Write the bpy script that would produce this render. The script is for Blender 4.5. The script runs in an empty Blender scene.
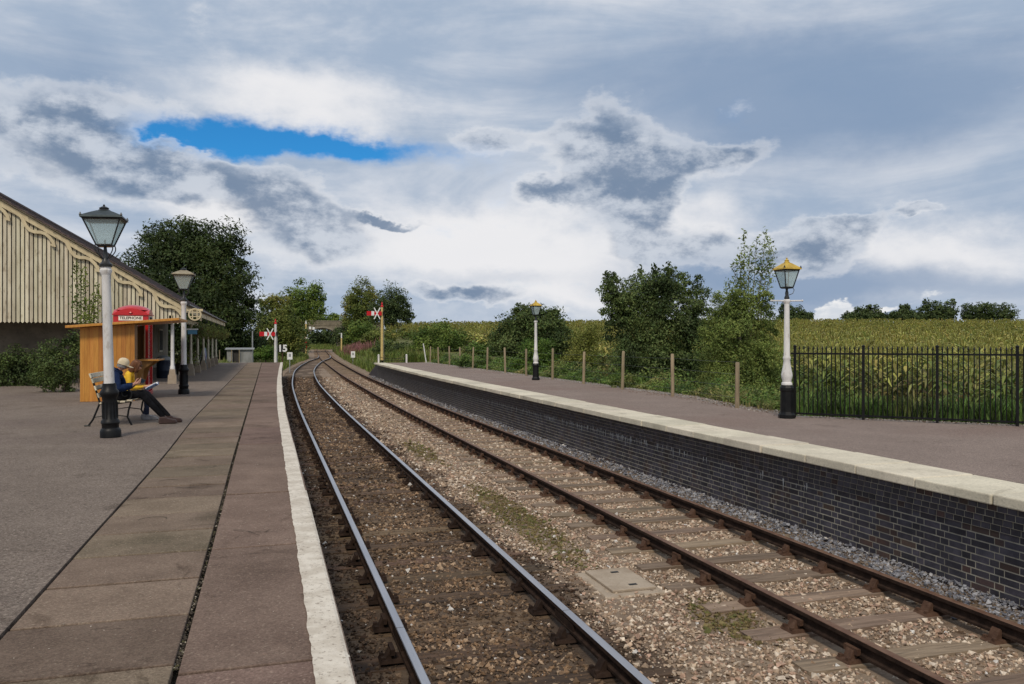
import bpy, bmesh, math, random
import numpy as np
from mathutils import Vector, Matrix
R = math.radians
random.seed(7)
SC = bpy.context.scene
COL = SC.collection
P = 0.915                      # platform height above rail top
YAW = math.atan(244 / 800.0)
# ------------------------------------------------------------------ camera
cam = bpy.data.cameras.new('camera'); camo = bpy.data.objects.new('camera', cam); COL.objects.link(camo)
cam.sensor_width = 36; cam.lens = 800 * 36 / 1024.0; cam.clip_start = 0.05; cam.clip_end = 5000
camo.location = (0, 0, 2.415); camo.rotation_euler = (R(90), 0, -YAW)
SC.camera = camo
# ------------------------------------------------------------------ world
SUN_EL, SUN_AZ = R(48), R(205)          # azimuth the light comes from, clockwise from +Y
W = bpy.data.worlds.new('World'); SC.world = W; W.use_nodes = True
wn = W.node_tree; wn.nodes.clear()
class NT:
    def __init__(s, nt): s.nt = nt
    def new(s, t, **k):
        n = s.nt.nodes.new(t)
        for a, b in k.items(): setattr(n, a, b)
        return n
    def put(s, sock, v):
        if hasattr(v, 'is_linked'): s.nt.links.new(v, sock)
        else:
            try: sock.default_value = v
            except Exception: sock.default_value = (*v, 1.0)
    def m(s, op, *a, clamp=False):
        n = s.new('ShaderNodeMath', operation=op); n.use_clamp = clamp
        for i, v in enumerate(a): s.put(n.inputs[i], v)
        return n.outputs[0]
    def v(s, op, *a):
        n = s.new('ShaderNodeVectorMath', operation=op)
        for i, v in enumerate(a): s.put(n.inputs[i], v)
        return n.outputs['Value'] if op in ('DOT_PRODUCT', 'LENGTH', 'DISTANCE') else n.outputs[0]
    def mix(s, f, a, b, bt='MIX'):
        n = s.new('ShaderNodeMix', data_type='RGBA', blend_type=bt)
        s.put(n.inputs[0], f); s.put(n.inputs[6], a); s.put(n.inputs[7], b)
        return n.outputs[2]
    def step(s, x, a, b, c=0.0, d=1.0, t='SMOOTHSTEP'):
        n = s.new('ShaderNodeMapRange', interpolation_type=t)
        s.put(n.inputs[0], x); n.inputs[1].default_value = a; n.inputs[2].default_value = b
        n.inputs[3].default_value = c; n.inputs[4].default_value = d
        return n.outputs[0]
    def noise(s, vec, scale, detail=4, rough=.55, dist=0, out=0):
        n = s.new('ShaderNodeTexNoise'); n.inputs['Scale'].default_value = scale
        n.inputs['Detail'].default_value = detail; n.inputs['Roughness'].default_value = rough
        n.inputs['Distortion'].default_value = dist
        if vec is not None: s.put(n.inputs['Vector'], vec)
        return n.outputs[out]
    def comb(s, x, y, z):
        n = s.new('ShaderNodeCombineXYZ')
        for i, v in enumerate((x, y, z)): s.put(n.inputs[i], v)
        return n.outputs[0]
w = NT(wn)
skyt = w.new('ShaderNodeTexSky', sky_type='NISHITA', sun_disc=False, sun_elevation=SUN_EL, sun_rotation=SUN_AZ)
skyt.altitude = 200; skyt.air_density = 1.0; skyt.dust_density = .4; skyt.ozone_density = 4
gen = w.new('ShaderNodeTexCoord').outputs['Generated']
sx = w.new('ShaderNodeSeparateXYZ'); w.put(sx.inputs[0], gen)
az = w.m('SUBTRACT', w.m('ARCTAN2', sx.outputs[0], sx.outputs[1]), YAW)
el = w.m('ARCSINE', sx.outputs[2])
gs = w.v('MULTIPLY', gen, (1, 1, 1.7))
wc = w.v('SUBTRACT', w.noise(gs, 5.5, 6, .62, out=1), (.5, .5, .5))
uv = w.v('ADD', w.comb(az, el, 0.0), w.v('MULTIPLY', wc, (.15, .095, 0)))
def adir(x, y):
    a = math.atan((x - 512) / 800.0); return a, math.atan((342 - y) / 800.0 * math.cos(a))
def field(blobs):
    acc = 0.0
    for x, y, rx, ry, wt in blobs:
        a, e = adir(x, y); kx, ky = 800.0 / rx, 800.0 / ry
        d = w.v('MULTIPLY_ADD', uv, (kx, ky, 0), (-a * kx, -e * ky, 0))
        acc = w.m('MULTIPLY_ADD', w.m('POWER', math.exp(-1), w.v('DOT_PRODUCT', d, d)), wt, acc)
    return acc
cen = lambda n, k: w.m('MULTIPLY', w.m('SUBTRACT', n, .5), k)
add = lambda *a: a[0] if len(a) == 1 else w.m('ADD', a[0], add(*a[1:]))
n_big = w.noise(gs, 3.2, 4, .6)
n_fine = w.noise(gs, 10, 8, .63)
n_off = w.noise(w.v('ADD', gs, (.010, .006, .030)), 10, 8, .63)
relief = w.m('SUBTRACT', n_fine, n_off)
streak = w.noise(w.v('MULTIPLY', gen, (1, 1, 5)), 2.6, 6, .6, .5)
WHT = field([(470, 245, 150, 42, 1), (300, 100, 170, 30, .7), (900, 265, 150, 40, .9), (590, 285, 80, 25, .8), (190, 205, 90, 18, .6), (215, 225, 45, 25, .6), (110, 300, 160, 30, .6), (700, 215, 70, 40, .55)])
TOP = field([(830, 110, 260, 62, 1), (640, 60, 230, 40, .5), (80, 85, 80, 60, .75), (900, 290, 200, 22, .75), (480, 275, 70, 12, .4), (740, 268, 120, 26, .8)])
DRK = field([(95, 135, 105, 46, 1.1), (165, 165, 55, 24, .7), (268, 200, 50, 34, .9), (322, 240, 62, 26, .9), (478, 136, 60, 15, .72), (520, 150, 40, 12, .5), (612, 152, 48, 48, 1.15), (640, 185, 34, 24, .6), (715, 152, 50, 15, .95), (545, 196, 30, 9, .95), (652, 218, 26, 30, .8), (690, 245, 70, 18, .75), (790, 250, 60, 16, .6), (825, 238, 42, 20, 1.0), (855, 220, 28, 10, .7), (385, 218, 34, 4, .9), (460, 293, 46, 10, .9), (935, 207, 20, 4, .9)])
BLU = field([(275, 138, 115, 13, 1.05), (190, 137, 60, 9, .4), (345, 140, 70, 9, .5), (280, 139, 180, 30, .5)])
CUM = field([(842, 305, 24, 7, 1.05), (880, 312, 30, 5, .7), (930, 303, 18, 8, .6), (575, 316, 40, 7, .6), (460, 312, 60, 6, .4)])
base = w.mix(w.step(add(streak, cen(n_big, .5), cen(n_fine, .35)), .30, .68), (.36, .45, .585), (.66, .695, .76))
base = w.mix(w.m('MULTIPLY', w.step(add(WHT, cen(n_big, .7), cen(n_fine, .7)), .12, .85), .95), base, (.85, .845, .86))
base = w.mix(w.m('MULTIPLY', w.step(add(TOP, cen(n_big, .7), cen(n_fine, .5)), .15, 1.0), .9), base, (.225, .32, .475))
blue = w.v('MULTIPLY', skyt.outputs[0], (.020, .078, .112))
hz = w.mix(w.step(add(BLU, cen(n_fine, 1.5), cen(streak, 1.3)), .14, 1.2), base, blue)
den = add(DRK, w.m('MULTIPLY', BLU, -.55), cen(n_fine, 1.25), cen(n_big, .6))
drkm = w.step(den, .28, .74)
dcol = w.mix(w.step(add(w.m('MULTIPLY', relief, 3.6), w.m('MULTIPLY', den, -.25), cen(n_big, .7), cen(n_fine, .5)), -.62, .34), (.155, .225, .34), (.58, .625, .70))
rim = w.m('MULTIPLY', w.m('MULTIPLY', w.step(den, .18, .42), w.m('SUBTRACT', 1.0, drkm)), .45)
c1 = w.mix(w.m('MULTIPLY', drkm, .88), w.mix(rim, hz, (.84, .84, .855)), dcol)
cumm = w.step(add(CUM, cen(n_fine, 1.1)), .42, .66)
c2 = w.mix(cumm, c1, w.mix(w.step(relief, -.12, .12), (.64, .68, .74), (.93, .92, .91)))
bg = w.new('ShaderNodeBackground'); bg.inputs[1].default_value = .1
w.put(bg.inputs[0], w.v('MULTIPLY', c2, (10, 10, 10)))
wn.links.new(bg.outputs[0], w.new('ShaderNodeOutputWorld').inputs[0])
W.cycles.sampling_method = 'MANUAL'; W.cycles.sample_map_resolution = 512
# ------------------------------------------------------------------ sun
sl = bpy.data.lights.new('sun', 'SUN'); sl.energy = 2.3; sl.angle = R(12); sl.color = (1, .90, .75)
so = bpy.data.objects.new('sun', sl); COL.objects.link(so)
sd = Vector((math.sin(SUN_AZ) * math.cos(SUN_EL), math.cos(SUN_AZ) * math.cos(SUN_EL), math.sin(SUN_EL)))
so.rotation_euler = (-sd).to_track_quat('-Z', 'Y').to_euler(); so.location = (0, 0, 30)
SC.view_settings.view_transform = 'Standard'; SC.view_settings.look = 'None'
SC.view_settings.exposure = 0.0; SC.view_settings.gamma = 1; SC.view_settings.use_curve_mapping = False
try: SC.cycles.transparent_max_bounces = 24
except Exception: pass

# ================================================================== materials
MATS = {}
def mat(name, c1, c2=None, scale=3.0, rough=.8, spots=None, spot_scale=30., spot_amt=.5, bump=.0, bscale=60., metal=0., stretch=(1, 1, 1), isl=0., spec=.3, c3=None, coat=0., trans=0., lo=.35, hi=.65, obj=0., agg=0., aggs=90., stain=0.):
    """noise-mixed principled material in world space; isl = random value spread per mesh island, obj = per object"""
    m = bpy.data.materials.new(name); m.use_nodes = True; nt = m.node_tree; n = NT(nt)
    b = nt.nodes['Principled BSDF']
    pos = n.v('MULTIPLY', n.new('ShaderNodeNewGeometry').outputs['Position'], stretch)
    col = (*c1, 1)
    if c2: col = n.mix(n.step(n.noise(pos, scale, 6, .6), lo, hi), (*c1, 1), (*c2, 1))
    if c3: col = n.mix(n.step(n.noise(n.v('ADD', pos, (17, 5, 3)), scale * .37, 5, .6), .5, .68), col, (*c3, 1))
    if spots: col = n.mix(n.m('MULTIPLY', n.step(n.noise(pos, spot_scale, 3, .6), .56, .7), spot_amt), col, (*spots, 1))
    if agg:
        vo = n.new('ShaderNodeTexVoronoi'); vo.inputs['Scale'].default_value = aggs; n.put(vo.inputs['Vector'], pos)
        sp = n.new('ShaderNodeSeparateColor'); n.put(sp.inputs[0], vo.outputs['Color'])
        col = n.mix(1.0, col, n.mix(sp.outputs[0], (1 - agg, 1 - agg, 1 - agg, 1), (1 + agg, 1 + agg, 1 + agg, 1)), 'MULTIPLY')
    if stain:
        st = n.step(n.noise(n.v('ADD', pos, (3, 9, 1)), 1.7, 8, .72, .8), .57, .66)
        col = n.mix(n.m('MULTIPLY', st, stain), col, n.mix(1.0, col, (.62, .60, .58, 1), 'MULTIPLY'))
        st2 = n.step(n.noise(n.v('ADD', pos, (13, 2, 4)), 6.5, 6, .7), .66, .72)
        col = n.mix(n.m('MULTIPLY', st2, stain * .8), col, n.mix(1.0, col, (1.5, 1.45, 1.35, 1), 'MULTIPLY'))
    for amt, src in ((isl, 'isl'), (obj, 'obj')):
        if amt:
            r = n.new('ShaderNodeNewGeometry').outputs['Random Per Island'] if src == 'isl' else n.new('ShaderNodeObjectInfo').outputs['Random']
            h = n.new('ShaderNodeHueSaturation')
            n.put(h.inputs['Value'], n.step(r, 0, 1, 1 - amt, 1 + amt, 'LINEAR'))
            n.put(h.inputs['Hue'], n.step(n.m('FRACT', n.m('MULTIPLY', r, 7.31)), 0, 1, .5 - .05 * amt, .5 + .05 * amt, 'LINEAR'))
            n.put(h.inputs['Color'], col); col = h.outputs[0]
    n.put(b.inputs['Base Color'], col)
    b.inputs['Roughness'].default_value = rough; b.inputs['Metallic'].default_value = metal
    b.inputs['Specular IOR Level'].default_value = spec
    if coat: b.inputs['Coat Weight'].default_value = coat
    if bump:
        bp = n.new('ShaderNodeBump'); bp.inputs['Strength'].default_value = bump; bp.inputs['Distance'].default_value = .02
        n.put(bp.inputs['Height'], n.noise(pos, bscale, 5, .65)); nt.links.new(bp.outputs[0], b.inputs['Normal'])
    if trans:
        t = n.new('ShaderNodeBsdfTranslucent'); n.put(t.inputs[0], col)
        mx = n.new('ShaderNodeMixShader'); mx.inputs[0].default_value = trans
        nt.links.new(b.outputs[0], mx.inputs[1]); nt.links.new(t.outputs[0], mx.inputs[2])
        nt.links.new(mx.outputs[0], nt.nodes['Material Output'].inputs[0])
    MATS[name] = m
    return m
def leafmat(name, c1, c2, scale=.8, isl=.35, c3=None):
    return mat(name, c1, c2, scale, .6, isl=isl, trans=.28, spec=.25, c3=c3)
def attr_mat(name, rough=.9, bump=.3):
    m = bpy.data.materials.new(name); m.use_nodes = True; nt = m.node_tree; n = NT(nt); b = nt.nodes['Principled BSDF']
    a = n.new('ShaderNodeVertexColor', layer_name='Col'); pos = n.new('ShaderNodeNewGeometry').outputs['Position']
    n.put(b.inputs['Base Color'], n.mix(n.step(n.noise(pos, 60, 3), .3, .7), a.outputs[0], n.mix(1.0, a.outputs[0], (.72, .70, .68, 1), 'MULTIPLY')))
    b.inputs['Roughness'].default_value = rough; b.inputs['Specular IOR Level'].default_value = .2
    MATS[name] = m; return m
mat('tarmac_left', (.166, .133, .110), (.196, .158, .131), 1.1, .95, spots=(.36, .31, .26), spot_scale=75, spot_amt=.75, bump=.6, bscale=120, c3=(.155, .122, .104), spec=.1, agg=.38, aggs=85, stain=.8)
mat('tarmac_right', (.208, .163, .141), (.236, .186, .161), .9, .95, spots=(.38, .31, .26), spot_scale=80, spot_amt=.65, bump=.4, bscale=140, c3=(.205, .152, .13), spec=.1, agg=.30, aggs=85, stain=.6)
mat('slab_buff', (.150, .110, .080), (.190, .142, .104), 2.2, .9, spots=(.28, .23, .165), spot_scale=48, spot_amt=.65, bump=.4, bscale=70, c3=(.105, .080, .055), obj=.2, spec=.15, agg=.22, aggs=110, stain=1.)
mat('slab_red', (.142, .096, .076), (.182, .126, .100), 2.0, .9, spots=(.29, .22, .17), spot_scale=50, spot_amt=.6, bump=.35, bscale=80, c3=(.105, .070, .054), obj=.12, spec=.15, agg=.22, aggs=110, stain=.9)
mat('joint_dirt', (.022, .018, .013), (.06, .048, .03), 14, .95, bump=.6, bscale=90)
mat('white_paint_worn', (.66, .60, .51), (.50, .44, .36), 7, .8, spots=(.26, .21, .165), spot_scale=45, spot_amt=.85, bump=.3, bscale=70)
mat('coping', (.62, .56, .44), (.50, .45, .35), 1.6, .85, spots=(.36, .33, .26), spot_scale=28, spot_amt=.5, bump=.25, bscale=60, obj=.12, stain=.7, agg=.08, aggs=60)
mat('brick_blue', (0.031, 0.029, 0.039), (0.053, 0.048, 0.062), 8, .5, isl=.45, spec=.45, bump=.25, bscale=60, c3=(.05, .033, .030))
mat('brick_brown', (0.077, 0.048, 0.039), (0.056, 0.039, 0.038), 8, .6, obj=.3, bump=.25, bscale=60)
mat('brick_blue_obj', (0.032, 0.030, 0.040), (0.058, 0.053, 0.067), 8, .5, obj=.45, spec=.45, bump=.25, bscale=60)
mat('mortar', (.50, .46, .36), (.34, .31, .25), 3, .95, bump=.4, bscale=90, spots=(.10, .09, .08), spot_scale=2.2, spot_amt=.4)
mat('lime', (.55, .55, .54), (.38, .38, .38), 10, .9)
mat('bed', (.17, .118, .080), (.26, .195, .138), 2.5, .95, spots=(.30, .24, .19), spot_scale=45, spot_amt=.6, bump=.9, bscale=45)
mat('bed_dark', (0.069, 0.046, 0.031), (0.131, 0.092, 0.062), 3.2, .95, spots=(.17, .125, .09), spot_scale=50, spot_amt=.55, bump=.9, bscale=45)
attr_mat('stone')
mat('sleeper_grey', (.175, .125, .086), (.265, .195, .138), 5, .9, stretch=(.5, 6, 6), bump=.6, bscale=8, obj=.2, c3=(.13, .095, .068))
mat('sleeper_dark', (.075, .048, .031), (.145, .09, .056), 4, .9, stretch=(.5, 6, 6), bump=.6, bscale=8, obj=.35, c3=(.035, .025, .02))
mat('rust', (.062, .034, .023), (.105, .060, .040), 9, .9, spec=.1, spots=(.15, .095, .065), spot_scale=30, spot_amt=.4, bump=.3, bscale=60)
mat('rust_dark', (.022, .014, .011), (.042, .026, .019), 9, .9, spec=.1, bump=.3, bscale=60)
mat('rail_head_rust', (.13, .066, .040), (.19, .11, .07), 6, .6, metal=.3)
mat('rail_steel', (.52, .49, .48), (.62, .58, .56), 2, .33, metal=1.0, stretch=(8, .4, 8))
mat('concrete', (.30, .235, .17), (.38, .31, .235), 3, .9, spots=(.22, .17, .13), spot_scale=30, spot_amt=.5, bump=.3, bscale=60)
mat('iron_black', (.005, .005, .0055), (.010, .010, .010), 6, .45, spec=.22)
mat('post_white', (.72, .70, .68), (.58, .56, .54), 4, .55, spots=(.33, .28, .23), spot_scale=14, spot_amt=.5, stretch=(1, 1, .35))
mat('cream', (.62, .52, .33), (.52, .43, .27), 3, .65, spots=(.34, .27, .17), spot_scale=16, spot_amt=.35, stretch=(1, 1, .3))
mat('cream_pale', (.64, .58, .43), (.50, .44, .31), 4, .65, spots=(.28, .22, .14), spot_scale=16, spot_amt=.6, stretch=(1, 1, .2), obj=.2)
mat('tile', (.075, .055, .055), (.12, .085, .078), 4, .85, bump=.3, bscale=30, obj=.15, spots=(.15, .13, .09), spot_scale=9)
mat('pine_orange', (.52, .235, .050), (.42, .17, .034), 3.2, .45, stretch=(7, 7, .45), spots=(.28, .10, .02), spot_scale=11, spot_amt=.5, obj=.12)
mat('pine_shaded', (.30, .15, .045), (.24, .115, .032), 3.2, .5, stretch=(7, 7, .45), obj=.1)  # darker copy of the orange pine; shade of kiosk side, rear and brackets painted in
mat('phone_red', (.50, .012, .014), (.42, .010, .012), 4, .3, spec=.5, coat=.3)
mat('opal', (.80, .78, .70))
mat('text_black', (.02, .02, .02))
mat('lamp_dark', (.030, .033, .036), (.055, .055, .055), 7, .4, metal=.4)
mat('lamp_verdigris', (.05, .065, .068), (.03, .04, .042), 8, .45, metal=.4)
mat('lamp_beige', (.30, .26, .18), (.22, .18, .12), 12, .6)
mat('lamp_yellow', (.54, .37, .06), (.40, .26, .04), 10, .5)
mat('wood_post', (.30, .235, .15), (.21, .165, .105), 4, .85, stretch=(6, 6, .6), obj=.15, spots=(.16, .12, .07), spot_scale=20, spot_amt=.4)
mat('wire', (.10, .10, .10), rough=.5, metal=.8)
mat('bark', (.06, .045, .032), (.10, .078, .055), 8, .9, stretch=(1, 1, .3), bump=.5, bscale=20)
mat('stem_pale', (.22, .19, .13), (.15, .13, .08), 8, .9)
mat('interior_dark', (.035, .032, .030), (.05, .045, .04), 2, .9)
mat('stone_wall', (.20, .17, .13), (.28, .24, .18), 2, .9, bump=.5, bscale=6, spots=(.12, .10, .08), spot_scale=3.5)
mat('bridge_stone', (.15, .125, .09), (.21, .175, .125), 1.2, .95, spots=(.08, .075, .05), spot_scale=2.2, spot_amt=.7)
mat('signal_red', (.55, .010, .018), (.48, .01, .015), 4, .5)
mat('signal_white', (.80, .80, .78), (.72, .72, .70), 4, .5)
mat('signal_yellow', (.62, .46, .19), (.52, .38, .15), 5, .6)
mat('skin', (.50, .26, .18), (.44, .22, .15), 12, .55)
mat('navy', (.008, .017, .050), (.014, .028, .075), 14, .85, spec=.1, bump=.5, bscale=18)
mat('black_cloth', (.006, .006, .007), (.012, .012, .014), 12, .95, spec=.05, bump=.4, bscale=18)
mat('jeans', (.014, .019, .038), (.026, .033, .06), 14, .9, spec=.1, bump=.4, bscale=18)
mat('yellow_cloth', (.72, .44, .03), (.62, .35, .02), 12, .8, bump=.4, bscale=18)
mat('shoe_brown', (.045, .025, .022), (.06, .035, .03), 12, .6)
mat('shoe_grey', (.16, .155, .16), (.24, .23, .23), 14, .7)
mat('cap', (.62, .52, .36), (.52, .43, .29), 14, .85)
mat('hair_brown', (.10, .040, .018), (.17, .07, .03), 40, .6, stretch=(1, 1, .3))
mat('hair_grey', (.25, .24, .23), (.16, .15, .15), 30, .7)
mat('phone_screen', (.01, .02, .03), rough=.15)
mat('book_blue', (.03, .12, .38), (.35, .45, .60), 24, .5)
mat('paper', (.78, .77, .74))
mat('bin_navy', (.015, .022, .04), (.025, .032, .05), 4, .5)
mat('grey_metal', (.22, .23, .24), (.30, .31, .31), 5, .5)
mat('hut_grey', (.20, .20, .19), (.28, .28, .27), 3, .8, stretch=(1, 1, .3))
mat('sign_blue', (.10, .26, .40), rough=.5)
mat('teal', (.10, .42, .46), (.18, .5, .52), 6, .7)
mat('lilac', (.42, .34, .55), (.35, .28, .5), 6, .7)
mat('pink', (.60, .25, .33), (.5, .2, .28), 6, .7)
mat('tub_wood', (.09, .07, .05), (.13, .10, .07), 6, .9)
mat('basket_brown', (.10, .075, .03), (.15, .11, .05), 10, .9)
leafmat('leaf_dark', (0.018, 0.032, 0.010), (0.061, 0.089, 0.026), .55, .4, c3=(0.087, 0.118, 0.034))
leafmat('leaf_black', (0.032, 0.050, 0.018), (0.106, 0.147, 0.048), .8, .4)
leafmat('leaf_mid', (0.061, 0.105, 0.020), (0.170, 0.237, 0.048), .5, .4, c3=(0.238, 0.267, 0.054))
leafmat('leaf_olive', (0.074, 0.105, 0.025), (0.199, 0.227, 0.054), .5, .4, c3=(0.301, 0.267, 0.063))
leafmat('leaf_bright', (.075, .14, .022), (.12, .19, .035), .8, .35)
leafmat('leaf_bush', (0.038, 0.060, 0.019), (0.120, 0.167, 0.048), 1.0, .45, c3=(0.184, 0.236, 0.082))
leafmat('leaf_willow', (0.091, 0.128, 0.033), (0.230, 0.289, 0.074), 1.1, .4, c3=(0.311, 0.335, 0.088))
leafmat('leaf_bramble', (0.046, 0.082, 0.020), (0.145, 0.229, 0.049), 1.3, .45, c3=(0.269, 0.238, 0.088))
leafmat('leaf_yellowgreen', (.15, .17, .035), (.21, .22, .05), 1.0, .3)
leafmat('maize_leaf', (.12, .18, .042), (.19, .23, .06), .9, .45, c3=(.25, .20, .085))
leafmat('maize_top', (.36, .32, .085), (.29, .29, .075), .5, .45, c3=(.23, .26, .065))
leafmat('grass', (.10, .15, .028), (.17, .20, .05), .6, .4, c3=(.22, .19, .07))
leafmat('flower_pink', (.30, .12, .13), (.20, .12, .08), 1, .4)
leafmat('flower_mix', (.45, .20, .30), (.30, .28, .5), 9, .6)
leafmat('dry_leaf', (.15, .085, .045), (.24, .15, .08), 4, .4)
leafmat('dry_moss', (.12, .10, .035), (.16, .12, .05), 3, .4)
mat('field_soil', (.12, .10, .045), (.17, .15, .06), .5, .95)
mat('verge', (.085, .105, .030), (.15, .14, .05), .6, .95, bump=.6, bscale=8, spots=(.2, .16, .08), spot_scale=3)
mat('gravel_grey', (.20, .18, .17), (.30, .27, .25), 6, .95, spots=(.40, .37, .34), spot_scale=60, spot_amt=.6, bump=.8, bscale=70)
gm = bpy.data.materials.new('lamp_glass'); gm.use_nodes = True; MATS['lamp_glass'] = gm
g = NT(gm.node_tree); gb = gm.node_tree.nodes['Principled BSDF']; gb.inputs['Base Color'].default_value = (.72, .80, .79, 1); gb.inputs['Roughness'].default_value = .1
gt = g.new('ShaderNodeBsdfTransparent'); gt.inputs[0].default_value = (.90, .95, .95, 1); gx = g.new('ShaderNodeMixShader'); gx.inputs[0].default_value = .72
gm.node_tree.links.new(gb.outputs[0], gx.inputs[1]); gm.node_tree.links.new(gt.outputs[0], gx.inputs[2]); gm.node_tree.links.new(gx.outputs[0], gm.node_tree.nodes['Material Output'].inputs[0])

# ================================================================== mesh helpers
class MB:
    def __init__(s): s.v = []; s.f = []; s.mi = []; s.cur = 0
    def add(s, vs, fs):
        o = len(s.v); s.v += [tuple(p) for p in vs]
        for f in fs: s.f.append([i + o for i in f]); s.mi.append(s.cur)
        return s
    def box(s, c, d, rz=0, tilt=None, taper=1.0):
        x, y, z = d[0] / 2, d[1] / 2, d[2] / 2
        vs = [(-x, -y, -z), (x, -y, -z), (x, y, -z), (-x, y, -z)] + [(-x * taper, -y * taper, z), (x * taper, -y * taper, z), (x * taper, y * taper, z), (-x * taper, y * taper, z)]
        m = Matrix.Translation(c) @ Matrix.Rotation(rz, 4, 'Z')
        if tilt: m = m @ Matrix.Rotation(tilt[1], 4, tilt[0])
        return s.add([m @ Vector(p) for p in vs], [(0, 3, 2, 1), (4, 5, 6, 7), (0, 1, 5, 4), (1, 2, 6, 5), (2, 3, 7, 6), (3, 0, 4, 7)])
    def b2(s, x0, x1, y0, y1, z0, z1): return s.box(((x0 + x1) / 2, (y0 + y1) / 2, (z0 + z1) / 2), (x1 - x0, y1 - y0, z1 - z0))
    def tube(s, pts, rad, n=8, cap=True):
        pts = [Vector(p) for p in pts]; rad = rad if hasattr(rad, '__len__') else [rad] * len(pts)
        rings = []; up = None
        for i, p in enumerate(pts):
            t = (pts[min(i + 1, len(pts) - 1)] - pts[max(i - 1, 0)]).normalized()
            if up is None: up = Vector((0, 0, 1)) if abs(t.z) < .9 else Vector((1, 0, 0))
            a = t.cross(up); a = a.normalized() if a.length > 1e-6 else t.orthogonal().normalized()
            b = a.cross(t).normalized(); up = b
            rings.append([p + (a * math.cos(2 * math.pi * k / n) + b * math.sin(2 * math.pi * k / n)) * rad[i] for k in range(n)])
        vs = [q for r in rings for q in r]; fs = []
        for i in range(len(pts) - 1):
            for k in range(n): fs.append((i * n + k, i * n + (k + 1) % n, (i + 1) * n + (k + 1) % n, (i + 1) * n + k))
        if cap: fs += [tuple(range(n))[::-1], tuple((len(pts) - 1) * n + k for k in range(n))]
        return s.add(vs, fs)
    def lathe(s, prof, n=16, c=(0, 0, 0), ph=0.0):
        vs = []; fs = []
        for r, z in prof:
            for k in range(n):
                a = 2 * math.pi * k / n + ph; vs.append((c[0] + r * math.cos(a), c[1] + r * math.sin(a), c[2] + z))
        for i in range(len(prof) - 1):
            for k in range(n): fs.append((i * n + k, i * n + (k + 1) % n, (i + 1) * n + (k + 1) % n, (i + 1) * n + k))
        fs += [tuple(range(n))[::-1], tuple((len(prof) - 1) * n + k for k in range(n))]
        return s.add(vs, fs)
    def prism(s, poly, a, b, axis='y'):
        """poly of 2D points extruded from a to b along axis (y: (x,z), x: (y,z), z: (x,y))"""
        n = len(poly); mk = {'y': lambda p, t: (p[0], t, p[1]), 'x': lambda p, t: (t, p[0], p[1]), 'z': lambda p, t: (p[0], p[1], t)}[axis]
        vs = [mk(p, a) for p in poly] + [mk(p, b) for p in poly]
        fs = [tuple(range(n)), tuple(range(2 * n - 1, n - 1, -1))] + [(i, i + n, (i + 1) % n + n, (i + 1) % n) for i in range(n)]
        return s.add(vs, fs)
    def mesh(s, name, mats, smooth=False, fix=True):
        me = bpy.data.meshes.new(name); me.from_pydata(s.v, [], s.f)
        for m in (mats if isinstance(mats, (list, tuple)) else [mats]): me.materials.append(MATS[m])
        me.polygons.foreach_set('material_index', s.mi)
        if fix and len(s.f) < 20000:
            bm = bmesh.new(); bm.from_mesh(me); bmesh.ops.recalc_face_normals(bm, faces=bm.faces); bm.to_mesh(me); bm.free()
        if smooth:
            me.shade_smooth()
            try: me.set_sharp_from_angle(angle=R(38))
            except Exception: pass
        me.update(); return me
    def build(s, name, mats, parent=None, smooth=False, bevel=0, **k):
        o = bpy.data.objects.new(name, s.mesh(name, mats, smooth)); COL.objects.link(o)
        if parent: o.parent = parent
        if bevel:
            b = o.modifiers.new('bevel', 'BEVEL'); b.width = bevel; b.segments = 2; b.limit_method = 'ANGLE'; b.angle_limit = R(40)
        tag(o, **k); return o
def tag(o, label=None, cat=None, group=None, kind=None):
    if label: o['label'] = label
    if cat: o['category'] = cat
    if group: o['group'] = group
    if kind: o['kind'] = kind
    return o
def empty(name, loc, rz=0, **k):
    o = bpy.data.objects.new(name, None); COL.objects.link(o); o.location = loc; o.rotation_euler = (0, 0, rz)
    o.empty_display_size = .2
    return tag(o, **k)
def link(name, mesh, parent=None, loc=(0, 0, 0), rot=(0, 0, 0), scale=None):
    o = bpy.data.objects.new(name, mesh); COL.objects.link(o); o.parent = parent; o.location = loc; o.rotation_euler = rot
    if scale: o.scale = scale
    return o
def copy_tree(o, parent=None):
    c = o.copy(); COL.objects.link(c); c.parent = parent
    for ch in list(o.children): copy_tree(ch, c)
    return c
def np_mesh(name, V, F, mats, mi=None, col=None, smooth=False):
    """V (n,3) float, F (m,k) int with one polygon size"""
    V = np.asarray(V, np.float32); F = np.asarray(F, np.int32); k = F.shape[1]
    me = bpy.data.meshes.new(name)
    me.vertices.add(len(V)); me.vertices.foreach_set('co', V.ravel())
    me.loops.add(F.size); me.loops.foreach_set('vertex_index', F.ravel())
    me.polygons.add(len(F)); me.polygons.foreach_set('loop_start', np.arange(0, F.size, k, dtype=np.int32))
    try: me.polygons.foreach_set('loop_total', np.full(len(F), k, np.int32))
    except Exception: pass
    for m in (mats if isinstance(mats, (list, tuple)) else [mats]): me.materials.append(MATS[m])
    if mi is not None: me.polygons.foreach_set('material_index', np.asarray(mi, np.int32))
    me.polygons.foreach_set('use_smooth', np.full(len(F), bool(smooth)))
    if col is not None:
        a = me.color_attributes.new('Col', 'FLOAT_COLOR', 'POINT')
        c4 = np.ones((len(V), 4), np.float32); c4[:, :3] = col; a.data.foreach_set('color', c4.ravel())
    me.update(calc_edges=True); me.validate(); return me
def np_obj(name, *a, parent=None, **k):
    kk = {q: k.pop(q) for q in ('label', 'cat', 'group', 'kind') if q in k}
    o = bpy.data.objects.new(name, np_mesh(name, *a, **k)); COL.objects.link(o); o.parent = parent
    return tag(o, **kk)
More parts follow.
